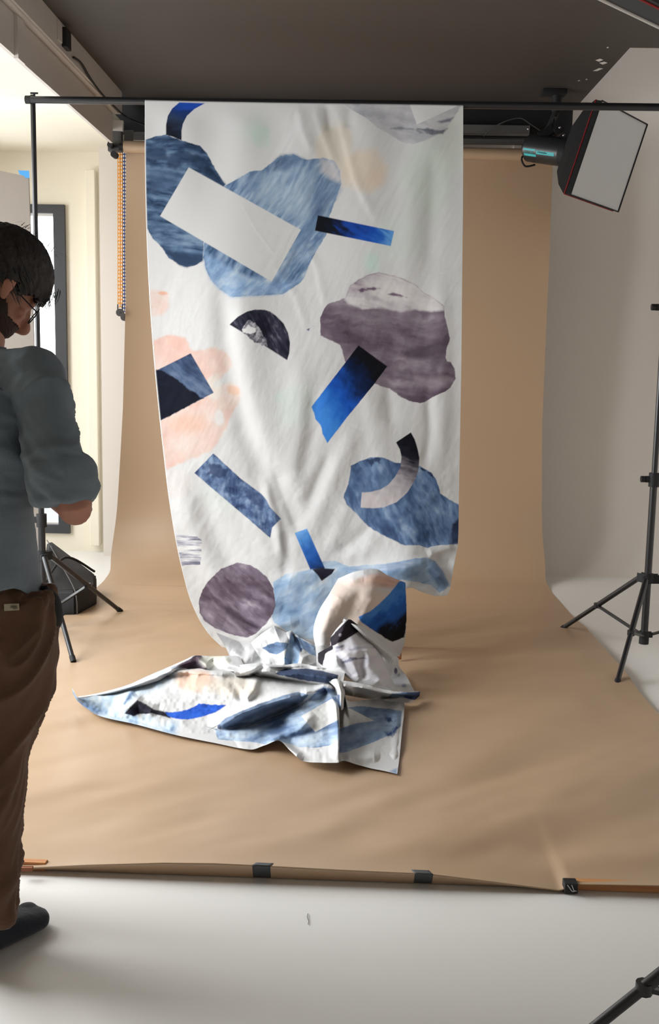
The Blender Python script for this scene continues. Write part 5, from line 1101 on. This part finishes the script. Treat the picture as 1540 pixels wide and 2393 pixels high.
def lock(p0, dr, bend, L, wd):
    """one thin tapered tuft"""
    sd = dr.cross(bend).normalized(); n = 5; b0 = len(V)
    for i in range(n+1):
        t = i/n; c = p0+dr*L*t+bend*L*t*t*.7; w = wd*(1-t*.9)
        V.append(c+sd*w); V.append(c-sd*w)
    for i in range(n): Fc.append((b0+2*i, b0+2*i+1, b0+2*i+3, b0+2*i+2))
for _ in range(1500):
    a = rnd.uniform(0, 2*math.pi); z = rnd.uniform(-.35, 1.0); q = math.sqrt(1-z*z); x, y = q*math.cos(a), q*math.sin(a)
    if z < .3 and y > .35: continue
    k = 1.03; n_ = (hr*x+hf*y+hu*z).normalized(); p = hp(x*.086*k, y*.112*k-.010+(.012*max(0, y)*max(0, .4-z)), z*.112*k+.034)
    flow = (hf*(.9 if y > -.3 else -.4)-hu*.45+hr*rnd.uniform(-.35, .35)); flow = (flow-n_*flow.dot(n_)).normalized()
    lock(p, (flow+n_*rnd.uniform(.05, .30)).normalized(), (-n_*.5-UP*.2), rnd.uniform(.018, .040), rnd.uniform(.0008, .0022))
# fringe standing out over the brow
for _ in range(70):
    x = rnd.uniform(-.065, .065); p = hp(x, .105+rnd.uniform(-.01, .006), .060+rnd.uniform(-.02, .03)); lock(p, (hf*.5-hu*.9+hr*rnd.uniform(-.3, .3)).normalized(), -hf*.4, rnd.uniform(.03, .055), .002)
for _ in range(70):
    p = hp(rnd.uniform(-.05, .05), rnd.uniform(-.06, .06), .150); lock(p, (hf*rnd.uniform(-.2, .9)+hu*rnd.uniform(.15, .6)+hr*rnd.uniform(-.6, .6)).normalized(), -hu*.6, rnd.uniform(.02, .045), .0009)
me = bpy.data.meshes.new('hair_lock'); me.from_pydata([tuple(v) for v in V], [], Fc); me.update(); tufts = link('hair_tufts', me, M_hair, hair)
# --- beard along the jaw and glasses
bm = bmesh.new(); bmesh.ops.create_uvsphere(bm, u_segments=200, v_segments=140, radius=1)
for v in bm.verts:
    x, y, z = v.co; v.co = hp(x*.064, y*.066+.026, z*.070-.050)
dele = []
for v in bm.verts:
    l = v.co-HCn; r, f, u = l.dot(hr), l.dot(hf), l.dot(hu)
    if u > float(np.interp(f, [-.02, .005, .02, .04, .06, .10], [.0, .004, -.020, -.045, -.048, -.046]))+.003*math.sin(f*800+u*500) or f < -.002 or (abs(r) < .026 and f > .07 and -.086 < u < -.05): dele.append(v)
bmesh.ops.delete(bm, geom=dele, context='VERTS'); beard = obj('beard', bm, M_beard, None, True)
wrinkle(beard, lambda x, y, z: 0.003*(fbm(x*160, y*160+z*120, 3, 3)-.2)); sm = beard.modifiers.new('s', 'SOLIDIFY'); sm.thickness = 0.006; sm.offset = 0
gl_ = bpy.data.objects.new('glasses', None); C.objects.link(gl_)
gparts = []
for s in (-1, 1):
    bm = bmesh.new(); ring = [hp(s*.034+.024*math.cos(t), .105-.18*abs(s*.034+.024*math.cos(t)), -.004+.019*math.sin(t)) for t in [2*math.pi*k/20 for k in range(20)]]
    for k in range(20): tube(bm, ring[k], ring[(k+1) % 20], .0016, n=6)
    gparts.append(obj('lens_rim', bm, M_blackm, None, True))
    bm = bmesh.new(); tube(bm, hp(s*.058, .094, .004), hp(s*.076, .000, .010), .0018, n=6); gparts.append(obj('temple', bm, M_blackm, None, True))
bm = bmesh.new(); tube(bm, hp(-.010, .105, .002), hp(.010, .105, .002), .0016, n=6); gparts.append(obj('bridge', bm, M_chrome))
for g_ in gparts: g_.parent = gl_
# --- shirt
bm = bmesh.new()
loft(bm, [(bp(.0, 0, .80), .168, .142, RT), (bp(0, 0, .88), .172, .140, RT), (bp(0, .0, .98), .166, .130, RT), (bp(0, 0, 1.08), .170, .128, RT), (bp(0, -.005, 1.18), .186, .135, RT), (bp(0, -.01, 1.27), .190, .138, RT), (bp(0, -.01, 1.325), .172, .118, RT), (bp(0, .0, 1.375), .128, .092, RT), (bp(0, .012, 1.418), .085, .070, RT), (bp(0, .02, 1.45), .064, .060, RT)], n=40, e=2.3)
def sleeve(s, e, sh):
    d = (e-s).normalized(); x = FW
    loft(bm, [(sh, .075, .075, x), (s, .085, .082, x), (s.lerp(e, .25), .078, .076, x), (s.lerp(e, .55), .072, .070, x), (s.lerp(e, .80), .068, .064, x), (s.lerp(e, .93), .066, .060, x), (e+d*.000, .064, .058, x)], n=30)
Q = lambda a, b, y=2.49: Vector(PT(a, b, y-.11))
loft(bm, [(bp(.10, 0, 1.345), .055, .07, FW), (Q(66, 884, 2.53), .060, .068, FW), (Q(92, 930, 2.51), .056, .066, FW), (Q(110, 985), .053, .064, FW), (Q(126, 1060, 2.48), .057, .063, FW), (Q(138, 1115, 2.475), .059, .062, FW), (Q(145, 1152, 2.47), .057, .057, FW)], n=30)
sR2 = Q(134, 1060, 2.48); sleeve(sL, eL+UP*.03, bp(-.11, 0, 1.335))
# rolled cuffs
for (s, e) in ((sR2, Q(147, 1158, 2.47)), (sL, eL+UP*.03)):
    d = (e-s).normalized(); loft(bm, [(e-d*.075, .060, .060, FW), (e-d*.06, .067, .064, FW), (e-d*.0, .067, .060, FW), (e+d*.012, .060, .054, FW)], n=30)
# collar
loft(bm, [(bp(0, .005, 1.425), .075, .072, RT), (bp(0, .02, 1.455), .072, .070, RT), (bp(0, .028, 1.475), .068, .066, RT)], n=30)
shirt = fuse('shirt', bm, 0.0058, M_shirt, 4)
def sw(x, y, z):
    r = (x-BC.x)*RT.x+(y-BC.y)*RT.y
    f_ = (x-BC.x)*FW.x+(y-BC.y)*FW.y
    a = 0.014*(1-np.abs(2*fbm(r*4+z*2.5, z*5-r*6+f_*3, 5, 3)-1))**5*(z < 1.42)
    arm_ = s01((r-.15)/.05); b = 0.010*arm_*(1-np.abs(2*fbm(r*6+z*3+f_*5, z*13+r*12, 11, 3)-1))**4
    hem = 0.010*s01((.98-z)/.1)*np.sin(r*38+z*6)
    c = 0.010*s01((1.16-z)/.05)*s01((z-1.0)/.05)*(fbm(r*6, z*30, 21, 3)-.5)
    return a+b+hem*.6+c-.004+0.006*(fbm(r*22, z*22+x*9, 31, 3)-.5)
wrinkle(shirt, sw)
# shirt tails: curved hem, short at the side seam
bm = bmesh.new(); bm.from_mesh(shirt.data); dele = []
for v in bm.verts:
    l = v.co-BC; r, f = l.dot(RT), l.dot(FW); th = abs(r)/.17
    hem = .832+.050*max(0, th-.62)/.38+.006*math.sin(r*30)
    hem -= .012*float(s01(f/.06))
    if v.co.z < hem and v.co.z < .95 and math.hypot(r, f) < .26: dele.append(v)
bmesh.ops.delete(bm, geom=dele, context='VERTS')
for v in bm.verts:
    if v.is_boundary and v.co.z < .95:
        l = v.co-BC; r, f = l.dot(RT), l.dot(FW); v.co.z = .832+.050*max(0, abs(r)/.17-.62)/.38+.006*math.sin(r*30)-(.012*s01((f-.0)/.06))
bm.to_mesh(shirt.data); bm.free()
sm = shirt.modifiers.new('s', 'SOLIDIFY'); sm.thickness = 0.003; sm.offset = 1
# --- trousers
bm = bmesh.new()
loft(bm, [(bp(0, 0, .93), .138, .100, RT), (bp(0, 0, .89), .146, .108, RT), (bp(0, -.005, .84), .155, .122, RT), (bp(0.01, -.005, .79), .160, .128, RT), (bp(0.01, 0, .74), .14, .11, RT)], n=36, e=2.4)
E = lambda px, py, y, r: Vector(PT(px, py, 2.46+(ankR.y-2.46)*max(0, py-1500)/620))-Vector((r, 0, 0))
loft(bm, [(E(112, 1400, 2.56, .095), .098, .108, RT), (E(126, 1480, 2.56, .098), .100, .108, RT), (E(124, 1550, 2.56, .094), .095, .100, RT), (E(104, 1620, 2.57, .088), .088, .092, RT), (E(76, 1690, 2.58, .078), .078, .082, RT), (E(58, 1760, 2.58, .070), .071, .075, RT), (E(55, 1830, 2.585, .067), .069, .072, RT), (E(50, 1900, 2.58, .068), .069, .070, RT), (E(36, 1970, 2.57, .064), .065, .068, RT), (E(26, 2040, 2.565, .060), .062, .066, RT), (E(22, 2100, 2.56, .058), .060, .064, RT), (E(20, 2150, 2.56, .058), .060, .064, RT)], n=32)
loft(bm, [(hipL, .10, .108, RT), (hipL.lerp(kneL, .4), .094, .10, RT), (kneL, .072, .076, RT), (kneL.lerp(ankL, .5), .068, .072, RT), (ankL+UP*.03, .060, .064, RT), (ankL-UP*.03, .060, .064, RT)], n=32)
trs = fuse('trousers', bm, 0.0058, M_trous, 4)
def tw(x, y, z):
    r = (x-BC.x)*RT.x+(y-BC.y)*RT.y
    f_ = (x-BC.x)*FW.x+(y-BC.y)*FW.y
    a = 0.020*(1-np.abs(2*fbm(r*4-z*4+f_*3, z*6+r*14-f_*8, 15, 3)-1))**4
    b = 0.008*s01((.62-z)/.1)*(1-np.abs(2*fbm(r*9+f_*6, z*11+r*18-f_*9, 19, 3)-1))**4
    return a+b-.005+0.003*(fbm(r*30, z*30, 3, 2)-.5)
wrinkle(trs, tw)
def flat_patch(nm, pts, y, mt, off=0.0, n=1):
    bm = bmesh.new(); vs = [bm.verts.new(PT(px_, py_, y)) for px_, py_ in pts]; f = bm.faces.new(vs)
    g = bmesh.ops.extrude_face_region(bm, geom=[f]); 
    for v in g['geom']:
        if isinstance(v, bmesh.types.BMVert): v.co += Vector((0, .004, 0))
    return obj(nm, bm, mt)
def surf_y(o, px_, py_):
    """distance at which the sight line meets the cloth"""
    d = Vector(ray(px_, py_)); ok, loc, nn, _ = o.ray_cast(Vector((0, 0, CAMH)), d); return loc.y if ok else None
yl = surf_y(trs, 27, 1420) or 2.45
print('label depth', yl)
lab = flat_patch('waist_label', [(9, 1412), (43, 1411), (44, 1426), (10, 1428)], yl-.012, M_label)
txt = []
for (a, b, yy_) in ((25, 39, 1416.5), (24, 40, 1419.5), (30, 40, 1422.5)):
    bm = bmesh.new(); obox(bm, PT(a, yy_, yl-.0135), PT(b, yy_, yl-.0135), .0012, .0008); t_ = obj('label_print', bm, M_blackm); t_.parent = lab; txt.append(t_)
bm = bmesh.new(); hipE = [(104, 1366), (114, 1376), (126, 1402), (133, 1435), (133, 1455), (128, 1468), (117, 1481), (112, 1460), (108, 1430), (100, 1390)]
loft(bm, [(PT(103, 1368, 2.49), .006, .012, FW), (PT(110, 1400, 2.49), .022, .03, RT), (PT(116, 1440, 2.49), .026, .034, RT), (PT(118, 1465, 2.49), .016, .028, RT), (PT(117, 1481, 2.49), .003, .01, RT)], n=20)
pk = obj('hip_pouch', bm, M_fabblk, None, True); pk['label'] = 'black cloth pouch hanging at the hip'
# --- socks
bm = bmesh.new(); foot(ankR, ffR, bm, .0045); loft(bm, [(ankR+UP*.12, .044, .046, RT), (ankR+UP*.0, .043, .050, RT), (ankR-UP*.045, .040, .055, RT)], n=22)
g0 = Vector((ankR.x, ankR.y, 0)); rf = Vector((ffR.y, -ffR.x, 0)); ball(bm, g0+ffR*.180+UP*.038-rf*.020, (.026, .030, .014), None, 14)
sk1 = fuse('sock', bm, 0.0042, M_sock, 4); wrinkle(sk1, lambda x, y, z: 0.003*(fbm(x*40, y*40+z*30, 3, 3)-.4))
bm = bmesh.new(); foot(ankL, ffL, bm, .0045); loft(bm, [(ankL+UP*.12, .044, .046, RT), (ankL, .043, .050, RT), (ankL-UP*.045, .040, .055, RT)], n=22)
sk2 = fuse('sock', bm, 0.0042, M_sock, 4)
for o in (sk1, sk2):
    zs = min(v.co.z for v in o.data.vertices)
    for v in o.data.vertices: v.co.z = max(v.co.z, 0.001)
for o in (body, shirt, trs, sk1, sk2, beard, hair, pk, lab): adopt(man, o)
gl_.parent = man; gl_.matrix_parent_inverse = Matrix.Translation(-Vector(man.location))
zf = min(v.co.z for v in body.data.vertices)
for v in body.data.vertices: v.co.z = max(v.co.z, 0.004)
# --- the phone he looks at, held in both hands
ph = bp(-.24, .335, 1.165); t = thing('phone', 'dark phone held in both hands in front of the man', 'phone', ph)
bm = bmesh.new(); A = ph-RT*.035-UP*.01; obox(bm, ph-RT*.072, ph+RT*.072, .072, .008, up=(0.4, 0.3, .8), bev=.003); adopt(t, obj('phone_body', bm, M_blackm))
